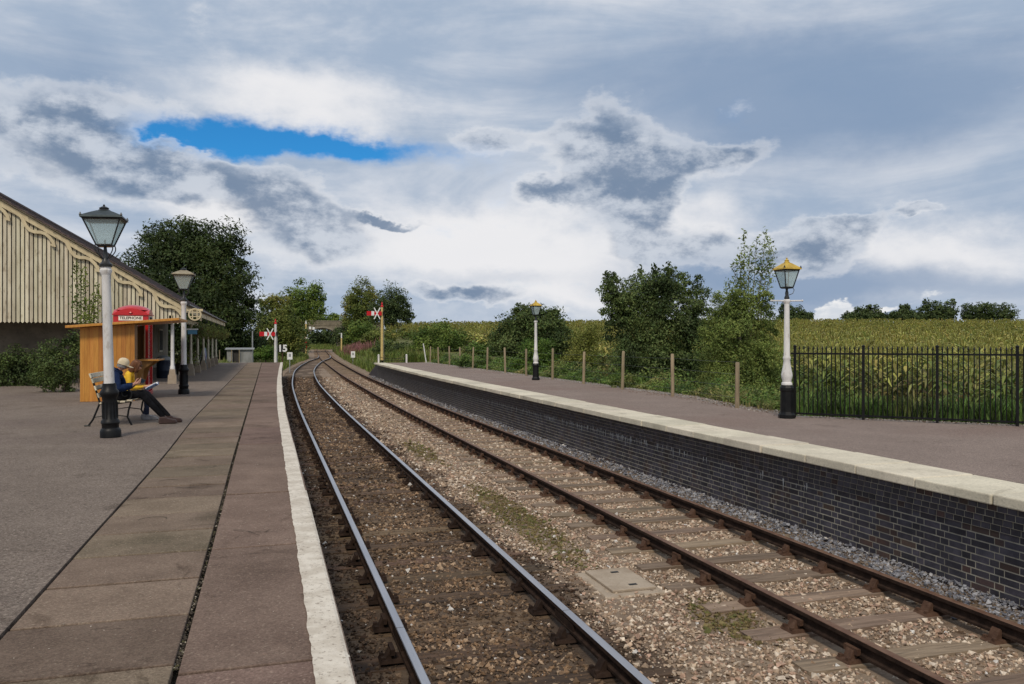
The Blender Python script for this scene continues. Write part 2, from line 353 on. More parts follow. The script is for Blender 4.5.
def text_mesh(body, size, matn, bold=0.0, depth=.004):
    c = bpy.data.curves.new('lettering', 'FONT'); c.body = body; c.size = size; c.align_x = 'CENTER'; c.align_y = 'CENTER'; c.extrude = depth; c.offset = bold
    o = bpy.data.objects.new('lettering', c); COL.objects.link(o)
    me = bpy.data.meshes.new_from_object(o.evaluated_get(bpy.context.evaluated_depsgraph_get()))
    bpy.data.objects.remove(o); me.materials.clear(); me.materials.append(MATS[matn]); return me

# ================================================================== layout curves and terrain
_yy = np.arange(-12, 240, 1.0)
def _smooth(a, n=9):
    for _ in range(2): a = np.convolve(np.pad(a, n // 2, mode='edge'), np.ones(n) / n, 'valid')
    return a
_cr = _smooth(np.interp(_yy, [-12, 31, 57, 99, 147, 200, 240], [5.37, 5.37, 5.86, 6.8, 9.1, 12.2, 15]), 15)
_cl = _smooth(np.interp(_yy, [-12, 30, 46, 55.6, 67, 78, 91, 102, 106], [1.815, 1.83, 2.02, 2.33, 2.76, 3.65, 5.0, 6.3, 6.9]), 9)
_t = np.clip((_yy - 90) / 26, 0, 1); _t = _t * _t * (3 - 2 * _t); _cl = _cl * (1 - _t) + (_cr - .02) * _t
_tz = _smooth(.0102 * np.clip(_yy - 60, 0, 160), 15)
def cxR(y): return np.interp(y, _yy, _cr)
def cxL(y): return np.interp(y, _yy, _cl)
def tz(y): return np.interp(y, _yy, _tz)
def edgeL(y): return np.interp(y, [-12, 18, 26, 34, 46, 58, 62], [.37, .37, .43, .53, .74, .98, 1.06])
def edgeR(y): return np.interp(y, [-12, 34, 46, 58], [6.82, 6.78, 6.98, 7.28])
def ss(a, b, x): t = np.clip((x - a) / (b - a), 0, 1); return t * t * (3 - 2 * t)
def qback(x, y):
    q1 = x - (10.25 + .95 * ss(15.5, 20, y)) - .35
    q1 = np.where(y > 60, x - np.interp(y, _yy, _cr) - 3.6 - .9 * ss(110, 62, y), q1)
    q2 = (x - 10.08) * .693 + (y - 13.65) * .721
    return np.minimum(q1, q2)
def fieldh(x, y):
    s = .485 * x + .875 * y
    return np.interp(s, [0, 15, 24, 40, 60, 80, 110, 150, 175, 260, 420, 1500], [.1, .1, .2, .6, 1.15, 1.8, 2.85, 4.4, 5.0, 5.0, 4.6, 4.0])
def _und(x, y): return (.22 * np.sin(.045 * x - .02 * y + 1) + .14 * np.sin(.11 * x + .07 * y)) * ss(50, 130, .485 * x + .875 * y)
def gz(x, y):
    x = np.asarray(x, float); y = np.asarray(y, float)
    z = -.26 + tz(y) + 0 * x
    q = qback(x, y)
    bank = .86 * (1 - ss(.3, 4.5, q)) + (fieldh(x, y) + _und(x, y)) * ss(.3, 4.5, q)
    z = z + (bank - z) * ss(-.75, -.12, q) if True else z
    left = np.where(y > 59, ss(-.5, -5, x) * (.75 + .01 * np.clip(y - 60, 0, 200)), 0)
    z = z + left
    far = ss(150, 260, y) * ss(14, 4, np.abs(x - cxR(np.clip(y, 0, 239)))) * 0
    return z + far
# ground sheet
gxs = np.unique(np.concatenate([np.linspace(-900, -60, 12), np.arange(-60, -10, 4.), np.arange(-10, 30, .7), np.arange(30, 90, 3.), np.linspace(90, 200, 14), np.linspace(220, 1100, 12)]))
gys = np.unique(np.concatenate([np.linspace(-300, -14, 8), np.arange(-14, 24, .8), np.arange(24, 110, 2.), np.arange(110, 260, 5.), np.linspace(265, 1500, 18)]))
GX, GY = np.meshgrid(gxs, gys)
GZ = gz(GX, GY)
nx = len(gxs); idx = np.arange(GX.size).reshape(GX.shape)
F = np.stack([idx[:-1, :-1].ravel(), idx[:-1, 1:].ravel(), idx[1:, 1:].ravel(), idx[1:, :-1].ravel()], 1)
np_obj('ground', np.stack([GX.ravel(), GY.ravel(), GZ.ravel()], 1), F, 'verge', smooth=True, kind='structure')
# track bed sheets
def strip(name, fa, fb, y0, y1, dy, zoff, matn, nxs=6, parent=None, kind='structure', zf=None, jitter=0.0):
    ys = np.arange(y0, y1 + dy * .5, dy); V = []
    rng = np.random.default_rng(3)
    for y in ys:
        a, b = float(fa(y)), float(fb(y))
        for k in range(nxs):
            t = k / (nxs - 1); V.append((a + (b - a) * t, y, (zf(y) if zf else float(tz(y))) + zoff + rng.uniform(-jitter, jitter)))
    n = len(ys); F = [(i * nxs + k, i * nxs + k + 1, (i + 1) * nxs + k + 1, (i + 1) * nxs + k) for i in range(n - 1) for k in range(nxs - 1)]
    return np_obj(name, V, F, matn, parent=parent, kind=kind, smooth=True)
strip('track_bed', lambda y: 3.05 + (cxL(y) - 1.815), lambda y: cxR(y) + 1.9, -10, 62, .5, -.215, 'bed', 10, jitter=.008)
strip('track_bed', lambda y: -.6, lambda y: 3.1 + (cxL(y) - 1.815), -10, 62, .5, -.219, 'bed_dark', 10, jitter=.008)
strip('track_bed', lambda y: min(cxL(y), cxR(y)) - 2.2, lambda y: cxR(y) + 2.3, 62, 168, 1.5, -.21, 'bed', 10, jitter=.01)

strip('track_bed', lambda y: cxL(y) - 1.5, lambda y: cxL(y) + 1.2 - .5 * ss(62, 95, y), 61.5, 96, 1.5, -.205, 'bed_dark', 6, jitter=.008)
# ================================================================== railway tracks
def rail_profile(): # bullhead, top at 0
    return [(-.036, -.004), (-.030, 0), (.030, 0), (.036, -.004), (.036, -.038), (.010, -.052), (.010, -.108), (.034, -.118), (.034, -.140), (-.034, -.140), (-.034, -.118), (-.010, -.108), (-.010, -.052), (-.036, -.038)]
def rail(cx, off, y0, y1, mats, parent):
    pr = rail_profile(); mb = MB(); ys = np.arange(y0, y1, 1.0).tolist() + [y1]
    k = len(pr)
    for i, y in enumerate(ys): mb.v += [(float(cx(y)) + off + a, y, float(tz(y)) + b) for a, b in pr]
    for i in range(len(ys) - 1):
        for j in range(k):
            mb.f.append([i * k + j, i * k + (j + 1) % k, (i + 1) * k + (j + 1) % k, (i + 1) * k + j]); mb.mi.append(1 if j in (0, 1, 2) else 0)
    mb.f += [list(range(k))[::-1], [(len(ys) - 1) * k + j for j in range(k)]]; mb.mi += [0, 0]
    return mb.build('rail', mats, parent)
def chair_mesh(matn):
    mb = MB()
    mb.box((0, 0, .014), (.31, .17, .028), taper=.9)
    mb.prism([(-.115, .02), (-.04, .02), (-.04, .105), (-.058, .115), (-.078, .09)], -.045, .045)
    mb.prism([(.115, .02), (.078, .09), (.058, .115), (.045, .105), (.045, .02)], -.045, .045)
    mb.box((-.055, 0, .09), (.035, .17, .05))
    for sx_ in (-.13, .13): mb.box((sx_, .05, .035), (.03, .03, .025)); mb.box((sx_, -.05, .035), (.03, .03, .025))
    return mb.mesh('rail_chair', matn)
def sleeper_mesh(matn, seed):
    rr = random.Random(seed); mb = MB(); nx_ = 7; vs = []
    for i in range(nx_):
        x = -1.3 + 2.6 * i / (nx_ - 1)
        j = lambda a: rr.uniform(-a, a)
        vs += [(x + j(.01), -.127 + j(.012), -.12), (x + j(.01), .127 + j(.012), -.12), (x + j(.012), .125 + j(.012), j(.006)), (x + j(.012), .05 + j(.02), .004 + j(.005)), (x + j(.01), -.05 + j(.02), -.002 + j(.006)), (x + j(.012), -.125 + j(.012), j(.006))]
    fs = [(i * 6 + a, i * 6 + (a + 1) % 6, (i + 1) * 6 + (a + 1) % 6, (i + 1) * 6 + a) for i in range(nx_ - 1) for a in range(6)]
    fs += [tuple(range(6)), tuple((nx_ - 1) * 6 + k for k in range(6))[::-1]]
    mb.add(vs, fs); return mb.mesh('sleeper', matn)
def make_track(label, cx, y_first, y_end, step, mats, slp, chm, y_chair, joint, zoff):
    t = empty('railway_track', (0, 0, 0), label=label, cat='track')
    for off in (-.752, .752):
        y = joint - 18.29 * 2
        while y < y_end:
            a, b = max(y + .004, -8), min(y + 18.286, y_end)
            if b > a: rail(cx, off, a, b, mats, t)
            y += 18.29
    sm = [sleeper_mesh(slp, s) for s in range(5)]; cm = chair_mesh(chm); y = y_first; k = 0
    fp = MB()
    for sgn in (-1, 1): fp.box((sgn * .022, 0, -.08), (.018, .46, .055))
    fpm = fp.mesh('fishplate', chm)
    for jy in (joint, joint + 18.29, joint + 36.58):
        for off in (-.752, .752): link('fishplate', fpm, t, (float(cx(jy)) + off, jy, 0))
    while y < y_end - .3:
        dx = float(cx(y + .5) - cx(y - .5)); rz = -math.atan(dx)
        s = link('sleeper', sm[k % 5], t, (float(cx(y)) + random.uniform(-.05, .05), y, float(tz(y)) - .185 + random.uniform(-.008, .004) + zoff), (0, random.uniform(-.004, .004), rz + random.uniform(-.012, .012)), (1, random.choice((1, .95, 1.05)), 1))
        if k % 3 == 0: s.rotation_euler.z += math.pi
        if y < y_chair:
            fl = k % 3 == 0
            for off in (-.752, .752):
                link('rail_chair', cm, s, ((off if not fl else -off), 0, .002 - zoff), (0, 0, 0 if (off < 0) != fl else math.pi))
        y += step * random.uniform(.985, 1.015); k += 1
    return t
make_track('rusty-railed track running beside the brick-faced platform', cxR, -1.2, 166, .74, ['rust_dark', 'rail_head_rust'], 'sleeper_grey', 'rust', 60, 15.2, 0)
make_track('track with shiny worn rails beside the white-edged platform', cxL, -1.6, 117, .74, ['rust_dark', 'rail_steel'], 'sleeper_dark', 'rust_dark', 60, 6.75, -.022)

# ballast stones
def stones(name, X, Y, Z, S, C, parent=None, kind='stuff'):
    n = len(X); rng = np.random.default_rng(11)
    base = np.array([(1, 0, 0), (0, 1, 0), (-1, 0, 0), (0, -1, 0), (0, 0, .8), (0, 0, -.8)], float)
    V = base[None] * rng.uniform(.6, 1.15, (n, 6, 1)) + rng.uniform(-.28, .28, (n, 6, 3))
    q = rng.normal(size=(n, 4)); q /= np.linalg.norm(q, axis=1, keepdims=True)
    a, b, c, d = q.T
    M = np.stack([1 - 2 * (c * c + d * d), 2 * (b * c - d * a), 2 * (b * d + c * a), 2 * (b * c + d * a), 1 - 2 * (b * b + d * d), 2 * (c * d - b * a), 2 * (b * d - c * a), 2 * (c * d + b * a), 1 - 2 * (b * b + c * c)], 1).reshape(n, 3, 3)
    V = np.einsum('nij,nkj->nki', M, V); V[:, :, 2] *= .75
    V = V * S[:, None, None] + np.stack([X, Y, Z], 1)[:, None]
    T = np.array([(0, 1, 4), (1, 2, 4), (2, 3, 4), (3, 0, 4), (1, 0, 5), (2, 1, 5), (3, 2, 5), (0, 3, 5)])
    F = (np.arange(n)[:, None, None] * 6 + T[None]).reshape(-1, 3)
    return np_obj(name, V.reshape(-1, 3), F, 'stone', col=np.repeat(C, 6, 0), parent=parent, kind=kind)
rng = np.random.default_rng(5)
XS = []; YS = []; SS = []
for y0, y1, dens, sz in ((4, 9, 1050, .0195), (9, 14, 720, .0215), (14, 22, 330, .027), (22, 36, 150, .033), (36, 60, 60, .042)):
    n = int((y1 - y0) * 6.6 * dens); XS.append(rng.uniform(.45, 7.08, n)); YS.append(rng.uniform(y0, y1, n)); SS.append(sz * np.clip(rng.lognormal(-.15, .42, n), .4, 2.1))
X = np.concatenate(XS); Y = np.concatenate(YS); S = np.concatenate(SS)
X = X + np.where(Y > 30, (cxR(Y) - 5.37) * ss(2, 6, X), 0)
lt = np.abs(X - cxL(Y)); rt = np.abs(X - cxR(Y))
keep = np.ones(len(X), bool)
keep &= ~((lt < .83) & (lt > .68)) & ~((rt < .83) & (rt > .68))
# sparser on sleepers
phR = np.abs(((Y + 1.2) / .74 + .5) % 1 - .5) * .74; phL = np.abs(((Y + 1.6) / .74 + .5) % 1 - .5) * .74
keep &= ~((rt < 1.28) & (phR < .12) & (rng.random(len(X)) < .50))
keep &= ~((X < 3.0) & (lt > .66) & (rng.random(len(X)) < .3))
X, Y, S, lt, rt = X[keep], Y[keep], S[keep], lt[keep], rt[keep]; phL2 = phL[keep]
n = len(X)
pal_tan = np.array([(.42, .31, .22), (.31, .23, .165), (.50, .40, .30), (.36, .24, .175), (.22, .17, .13), (.58, .49, .39), (.27, .19, .13)]) * 1.14
pal_dk = np.array([(.065, .046, .034), (.10, .073, .053), (.045, .033, .026), (.15, .11, .08), (.08, .05, .035)]) * np.array([1.25, 1.18, 1.1])
pal_in = np.array([(.12, .083, .055), (.19, .135, .09), (.08, .057, .042), (.27, .205, .145), (.15, .10, .062), (.06, .045, .034)]) * np.array([1.38, 1.3, 1.22])
pal_bl = np.array([(.20, .205, .235), (.28, .285, .31), (.14, .145, .17), (.36, .36, .38), (.24, .215, .20)])
pk = lambda p: p[rng.integers(0, len(p), n)] * rng.uniform(.8, 1.2, (n, 1))
wob = .25 * np.sin(Y * 1.7) + .18 * np.sin(Y * 4.1 + 1) + rng.normal(0, .22, n)
C = pk(pal_tan)
dk = X < 3.0 + (cxL(Y) - 1.815) + wob * .8
C[dk] = pk(pal_dk)[dk]
inn = dk & (lt < .66); C[inn] = pk(pal_in)[inn]
bl = X > cxR(Y) + .95 + wob * .25; C[bl] = pk(pal_bl)[bl]
moss = (((X - 3.55 - .02 * (Y - 11)) / .32) ** 2 + ((Y - 11.4) / 2.6) ** 2 + rng.normal(0, .35, n) < 1) | (((X - 4.15) / .3) ** 2 + ((Y - 6.6) / .55) ** 2 + rng.normal(0, .35, n) < 1) | (((X - 3.5) / .3) ** 2 + ((Y - 19) / 2.2) ** 2 + rng.normal(0, .5, n) < .8)
C[moss] = (np.array([(.17, .125, .055), (.13, .10, .045), (.20, .16, .07), (.12, .12, .04)])[rng.integers(0, 4, n)] * rng.uniform(.8, 1.2, (n, 1)))[moss]
lf_ = .95 + .35 * np.sin(X * 3.3 + 2 * np.sin(Y * .9)) * np.sin(Y * 1.35 + X) - .30 * ((phL2 < .13) & (lt < 1.3)); C[dk] = C[dk] * np.clip(lf_, .45, 1.4)[dk][:, None]
wht = rng.random(n) < np.where(dk, .014, .006); C[wht] = (.62, .59, .55)
Zs = tz(Y) - .213 + S * .25 + np.where(bl, .05 * ss(0, .4, X - cxR(Y) - .95), 0) + np.where(dk, -.004, 0)
stones('ballast', X, Y, Zs, S, C, kind='stuff').__setitem__('label', 'loose stone ballast around and between the two tracks')
# weeds tufts between rails
def blades(name, X, Y, Z, H, matn, wid=.012, lean=.5, seed=1, **k):
    rng = np.random.default_rng(seed); n = len(X); a = rng.uniform(0, 2 * np.pi, n); l = rng.uniform(0, lean, n) * H
    bx, by = np.cos(a), np.sin(a); c = np.stack([X, Y, Z], 1); px = np.stack([-by, bx, 0 * a], 1) * (wid * rng.uniform(.6, 1.4, n))[:, None]
    mid = c + np.stack([bx * l * .35, by * l * .35, H * .6], 1); tip = c + np.stack([bx * l, by * l, H], 1)
    V = np.stack([c - px, c + px, mid + px * .8, mid - px * .8, tip + px * .1, tip - px * .1], 1).reshape(-1, 3)
    i = np.arange(n)[:, None] * 6
    F = np.concatenate([i + np.array([0, 1, 2, 3]), i + np.array([3, 2, 4, 5])], 0)
    return np_obj(name, V, F, matn, **k)
rng = np.random.default_rng(21)
n = 900; cy = rng.choice([6.2, 6.6, 7.0, 9.6, 10.8, 11.7, 12.6, 13.3, 18.5, 20, 26], n); cxx = np.where(cy < 7.5, 4.2, 3.6)
blades('moss_tufts', cxx + rng.normal(0, .17, n), cy + rng.normal(0, .4, n), np.full(n, -.215), rng.uniform(.012, .04, n), 'dry_moss', .005, .9, kind='stuff', label='sparse moss and weed tufts growing in the ballast')

# concrete access cover between tracks
ac = empty('access_cover', (3.64, 7.98, -.262), label='square concrete access cover with two dark lifting slots, between the tracks', cat='cover')
MB().box((0, 0, .03), (.70, .98, .08), taper=.93).build('surround', 'concrete', ac, bevel=.012)
lid = MB().box((.03, .03, .085), (.50, .76, .03)).build('lid', 'concrete', ac, bevel=.008)
for yy in (-.22, .25): MB().box((.07, yy, .1015), (.09, .045, .006)).build('lifting_slot', 'iron_black', ac)

# ================================================================== left platform
pl = MB(); ysl = [-12, 0, 10, 18, 22, 26, 30, 34, 40, 46, 52, 58, 61.5]
poly = [(float(edgeL(y)) - .02, y) for y in ysl] + [(-40, 61.5), (-40, -12)]
pl.prism(poly, -.5, P - .055, 'z')
lp = pl.build('platform', 'joint_dirt', kind='structure')
lp['label'] = 'station platform with flagstones and a white painted edge'
tm = MB(); tl = lambda y: -1.30 - .10 * ss(10, 18, y)
ylist = np.arange(-12, 61.6, 1.5)
tm.prism([(float(tl(y)) - .012, float(y)) for y in ylist] + [(-40, 61.5), (-40, -12)], P - .054, P, 'z')
tm.build('tarmac_surface', 'tarmac_left', lp)
rg = random.Random(4)
def slab(x0f, x1f, y0, y1, matn, g=.012, name='paving_slab', top=P, nose=False):
    ga = g * rg.uniform(.5, 2.0); dz = rg.uniform(-.003, .003); mb = MB(); n_ = 5; sk = rg.uniform(-.012, .012)
    gx = .003; xs0 = [x0f(y0) + gx, x0f(y1) + gx]; xs1 = [x1f(y0) - gx, x1f(y1) - gx]
    pts = [(xs0[0], y0 + ga + rg.uniform(-.006, .006)), (xs1[0], y0 + ga + sk), (xs1[1], y1 - ga + sk), (xs0[1], y1 - ga + rg.uniform(-.006, .006))]
    mb.prism(pts, P - .05, P + dz, 'z')
    return mb.build(name, matn, lp, bevel=.006)
mid = lambda y: -.405 - .02 * ss(6, 12, y)
yj = [-2.6, -1.9, -1.1, -.4, .35, 1.1, 1.8, 2.55, 3.28, 4.02, 4.74, 5.48, 6.17, 6.86, 7.57, 8.35, 9.0, 9.57, 10.4, 11.25, 11.95, 12.65, 13.36, 14.1, 15.0, 15.86, 16.6, 17.4, 18.2]
while yj[-1] < 60.5: yj.append(yj[-1] + rg.uniform(.7, .95))
yj[-1] = 61.4
for a, b in zip(yj, yj[1:]): slab(lambda y: float(tl(y)) + .008, lambda y: float(mid(y)) - .012, a, b, 'slab_buff')
ye = [-2.7, -.6, 1.6, 3.9, 6.17, 8.34, 9.96, 12.34, 14.7, 16.8]
while ye[-1] < 60: ye.append(ye[-1] + rg.uniform(1.9, 2.4))
ye[-1] = 61.4
for a, b in zip(ye, ye[1:]):
    s_ = slab(lambda y: float(mid(y)) + .012, lambda y: float(edgeL(y)) + .008, a, b, 'slab_red', name='edge_slab')
# white painted edge, ragged inner line, folded over the nose
V = []; F = []; rr = random.Random(9); ysw = np.arange(-3, 61.3, .06); wv = 0
for i, y in enumerate(ysw):
    e = float(edgeL(y)) + .002; wv = wv * .55 + rr.uniform(-.0045, .0045); wi = .172 + wv
    V += [(e - wi, y, P + .0052), (e - .02, y, P + .0056), (e + .002, y, P - .004), (e + .002, y, P - .049)]
for i in range(len(ysw) - 1):
    for k in range(3): F.append((i * 4 + k, i * 4 + k + 1, i * 4 + 5 + k, i * 4 + 4 + k))
np_obj('painted_edge_line', V, F, 'white_paint_worn', parent=lp)
# mortar crumbs and grit in the long joint, scattered grit on slabs
rng = np.random.default_rng(8); n = 1500; y = 4 + rng.random(n) ** 1.6 * 20
xj = -.41 + rng.normal(0, .011, n); n2 = 260; y2 = rng.uniform(4, 12, n2)
xx = np.concatenate([xj, rng.uniform(-1.25, .3, n2)]); yy = np.concatenate([y, y2]); sz = np.concatenate([rng.uniform(.004, .013, n), rng.uniform(.003, .006, n2)])
zz = np.concatenate([np.full(n, P - .018), np.full(n2, P + .003)]); cc = np.concatenate([np.array([(.06, .05, .04), (.12, .10, .075), (.40, .36, .29), (.09, .085, .04)])[rng.choice(4, n, p=[.55, .25, .08, .12])], np.tile((.42, .36, .30), (n2, 1))])
stones('joint_grit', xx, yy, zz, sz, cc, parent=lp)
# cracks and stains as thin inlaid seams
for (cx_, cy_, r_, a0, a1, ry) in ((-.93, 7.34, .11, -20, 190, .9), (-.80, 9.0, .13, 200, 330, 1.2), (-1.02, 9.3, .10, 20, 170, 1.1)):
    mb = MB(); n_ = 16; ring = []
    for k in range(n_ + 1):
        a = R(a0 + (a1 - a0) * k / n_); ww = .006 * math.sin(math.pi * k / n_) + .001
        ring += [(cx_ + (r_ - ww) * math.cos(a), cy_ + (r_ - ww) * ry * math.sin(a), P + .0045), (cx_ + (r_ + ww) * math.cos(a), cy_ + (r_ + ww) * ry * math.sin(a), P + .0045)]
    mb.add(ring, [(2 * k, 2 * k + 1, 2 * k + 3, 2 * k + 2) for k in range(n_)]); mb.build('crack_seam', 'joint_dirt', lp)
mb = MB(); 
for (x0, y0, x1, y1) in ((-.27, 6.75, -.1, 6.63), (-.1, 6.63, .08, 6.58), (-.15, 6.66, -.06, 6.5), (-.02, 6.6, .02, 6.7)):
    d = Vector((x1 - x0, y1 - y0, 0)).normalized(); nrm = Vector((-d.y, d.x, 0)) * .004
    a = Vector((x0, y0, P + .0045)); b = Vector((x1, y1, P + .0045)); mb.add([a - nrm, b - nrm * .3, b + nrm * .3, a + nrm], [(0, 1, 2, 3)])
mb.build('crack_seam', 'joint_dirt', lp)

# ================================================================== right platform
rp_pts = [(float(edgeR(y)) + .84, float(y)) for y in (-6, 10, 25, 34, 40, 46, 52, 58)]
back = [(11.6, 58), (11.5, 20), (10.75, 16.2), (10.35, 13.95), (12.15, 12.1), (16, 8.4), (24, .72), (24, -6)]
rp = MB().prism([(7.14, -6), (7.14, 34), (7.32, 46), (7.6, 58)] + back, -.6, P - .11, 'z').build('platform', 'joint_dirt', kind='structure')
rp['label'] = 'brick-faced station platform with pale concrete coping'
MB().prism(rp_pts + [(11.05, 58), (10.95, 20), (10.3, 16.2), (10.2, 13.55), (11.95, 11.75), (16, 8), (24, .3), (24, -6)], P - .108, P, 'z').build('tarmac_surface', 'tarmac_right', rp)
MB().prism([(11.05, 58), (10.95, 20), (10.3, 16.2), (10.2, 13.55), (11.95, 11.75), (16, 8), (24, .3)] + back[::-1][1:], P - .108, P - .006, 'z').build('gravel_margin', 'gravel_grey', rp)
y = 6.96 - .95 * 11; cps = []
while y < 57.2:
    y1 = y + .96 + rg.uniform(-.03, .03)
    mb = MB(); e0, e1 = float(edgeR(y)), float(edgeR(y1)); g_ = .007; jz = rg.uniform(-.006, .006); jx = rg.uniform(-.012, .012)
    mb.prism([(e0 + jx, y + g_), (e0 + .835, y + g_), (e1 + .835, y1 - g_), (e1 + jx, y1 - g_)], P - .105, P + .006 + jz, 'z')
    mb.build('coping_slab', 'coping', rp, bevel=.014); y = y1
# ramp at the far end
MB().prism([(58, -.5), (58, P - .01), (63.5, -.15), (63.5, -.5)], 7.56, 11.0, 'x').build('end_ramp', 'brick_blue', rp)
# gravel on the margin
rng = np.random.default_rng(31); n = 6500; t = rng.random(n) ** 1.5; y = 14 + t * 42
bx = np.interp(y, [13.9, 16.2, 20, 58], [10.2, 10.35, 10.97, 11.05]); x = bx + rng.normal(.22, .2, n)
m2 = 1800; s2 = rng.random(m2); x2 = np.concatenate([x, 10.2 + s2 * 5 + rng.normal(.1, .07, m2)]); y2 = np.concatenate([y, 13.6 - s2 * 4.9 + rng.normal(.1, .07, m2)])
stones('margin_gravel', x2, y2, np.full(len(x2), P + .002), rng.uniform(.008, .022, len(x2)), np.array([(.38, .34, .31), (.28, .25, .23), (.48, .45, .41), (.22, .15, .10)])[rng.integers(0, 4, len(x2))], parent=rp)

# brick face wall
bw = empty('brick_wall', (7.05, 20, -.3), label='dark blue-brick retaining wall under the pale coping', cat='wall')
def wx(y): return float(edgeR(y)) + .24
mo = MB(); ysb = np.arange(-6, 58.1, 2.0); zb, zt = -.3, P - .108
for y0, y1 in zip(ysb, ysb[1:]):
    a, b = wx(y0) + .003, wx(y1) + .003
    mo.add([(a, y0, zb), (b, y1, zb), (b, y1, zt), (a, y0, zt)], [(0, 1, 2, 3)])
    for k in range(4):
        st = .036 * (k + 1); z0 = P - .108 - .075 * (4 - k); z1 = z0 + .075
        a2, b2 = a - st + .002, b - st + .002
        mo.add([(a2, y0, z0), (b2, y1, z0), (b2, y1, z1), (a2, y0, z1), (a, y0, z0), (b, y1, z0)], [(0, 1, 2, 3), (0, 1, 5, 4)])
mo_o = mo.build('mortar_backing', 'mortar'); mo_o.parent = bw; mo_o.location = (-7.05, -20, .3)
def bricks():
    out = []
    rr = random.Random(2)
    for c in range(11):                                  # Flemish bond courses
        z = P - .108 - .30 - .075 * (c + 1) + .0375
        y = -5.9 + (.17 if c % 2 else .0); st = c % 2 == 0; k = 0
        while y < 57.9:
            L = .215 if (k + c) % 2 == 0 else .1025
            out.append((y + L / 2, z, L, 0, 0)); y += L + .012; k += 1
    for c in range(4):
        z = P - .108 - .075 * (4 - c) + .0375; y = -5.9 + (.056 if c % 2 else 0)
        while y < 57.9: out.append((y + .05125, z, .1025, .036 * (c + 1), 1)); y += .1145
    return out
BR = bricks(); near = sorted([b for b in BR if b[0] > 6.15 and b[1] > -.2], key=lambda b: b[0])[:300]; ns = set(near)
def brick_mb(L): return MB().b2(0, .06, -L / 2, L / 2, -.031, .031)
bmesh_cache = {}
rr = random.Random(12)
for L in (.215, .1025):
    for mm in ('brick_blue_obj', 'brick_brown'): bmesh_cache[(L, mm)] = brick_mb(L).mesh('brick', mm)
for b in near:
    mm = 'brick_brown' if rr.random() < .13 else 'brick_blue_obj'
    o = link('brick', bmesh_cache[(b[2], mm)], bw, (wx(b[0]) - b[3] + rr.uniform(-.002, .001) - 7.05, b[0] - 20, b[1] + .3))
V = []; F = []
u = np.array([(0, -.5, -.5), (1, -.5, -.5), (1, .5, -.5), (0, .5, -.5), (0, -.5, .5), (1, -.5, .5), (1, .5, .5), (0, .5, .5)])
qf = np.array([(0, 3, 2, 1), (4, 5, 6, 7), (0, 1, 5, 4), (2, 3, 7, 6), (3, 0, 4, 7)])
rest = [b for b in BR if b not in ns and b[1] > -.3 and b[0] > 3]
for i, b in enumerate(rest):
    V.append(u * (.06, b[2], .062) + (wx(b[0]) - b[3] + rr.uniform(-.002, .001) - 7.05, b[0] - 20, b[1] + .3)); F.append(qf + 8 * i)
np_obj('bricks', np.concatenate(V), np.concatenate(F), 'brick_blue', parent=bw, kind='stuff')
# lime streaks below the corbel
lm = MB(); rr = random.Random(33)
for i in range(300):
    y = rr.choice([rr.uniform(9, 52), rr.gauss(14.5, 1.2), rr.gauss(19, 1.5), rr.gauss(24, 2), rr.gauss(33, 4)]); wd = rr.uniform(.010, .035); ln = rr.uniform(.04, .17); z = P - .108 - .31 + rr.uniform(-.06, .02)
    if not 7 < y < 56: continue
    x = wx(y) - .0062; nn = 5; vs = []
    for k in range(nn):
        t = k / (nn - 1); h = wd * (1 - .75 * t) * rr.uniform(.6, 1.2); yo = rr.uniform(-.004, .004)
        vs += [(x - 7.05, y - h / 2 + yo - 20, z - ln * t + .3), (x - 7.05, y + h / 2 + yo - 20, z - ln * t + .3)]
    lm.add(vs, [(2 * k, 2 * k + 1, 2 * k + 3, 2 * k + 2) for k in range(nn - 1)])
lm.build('lime_streaks', 'lime', bw, kind='stuff')

# ================================================================== station building with canopy gable
GY0 = 30.8
sb = empty('station_building', (-6, 44, P), label='cream boarded station building with wavy bargeboard and platform canopy', cat='building')
def sbp(mb, name, mats, parent=None, **k):
    o = mb.build(name, mats, **k); pr = parent or sb; o.parent = pr
    o.location = (6, -44, -P) if pr is sb else (0, 0, 0)
    return o
EX, EZ, SL = -2.80, 3.77, .605          # eave x, eave top z, roof slope
RX = -9.3
def rz_(x): return EZ + (EX - x) * SL
Y1 = 57.3
rng_ = random.Random(6)
# roof in overlapping tile courses
ncr = 26; cw = (EX - RX) / ncr
for k in range(ncr):
    xa = EX - k * cw + .05; xb = EX - (k + 1) * cw - .03
    za, zb2 = rz_(xa), rz_(xb); th = .035; lift = .045
    mb = MB(); j = rng_.uniform(-.015, .015)
    mb.prism([(xb, zb2), (xa, za + lift), (xa, za + lift - .05), (xb, zb2 - .05)], GY0 - .24 + j, Y1 + .15, 'y')
    sbp(mb, 'tile_course', 'tile')
mb = MB(); mb.prism([(RX, rz_(RX) - .01), (RX - 7, rz_(RX) - .01 - 7 * SL), (RX - 7, rz_(RX) - .16 - 7 * SL), (RX, rz_(RX) - .16)], GY0 - .2, Y1 + .15); sbp(mb, 'rear_roof', 'tile')
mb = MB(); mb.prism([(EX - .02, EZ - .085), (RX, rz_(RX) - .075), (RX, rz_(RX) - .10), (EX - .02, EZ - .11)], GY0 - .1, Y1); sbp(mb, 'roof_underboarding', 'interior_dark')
mb = MB(); mb.tube([(RX, GY0 - .22, rz_(RX) + .03), (RX, Y1 + .15, rz_(RX) + .03)], .11, 8); sbp(mb, 'ridge_tiles', 'tile')
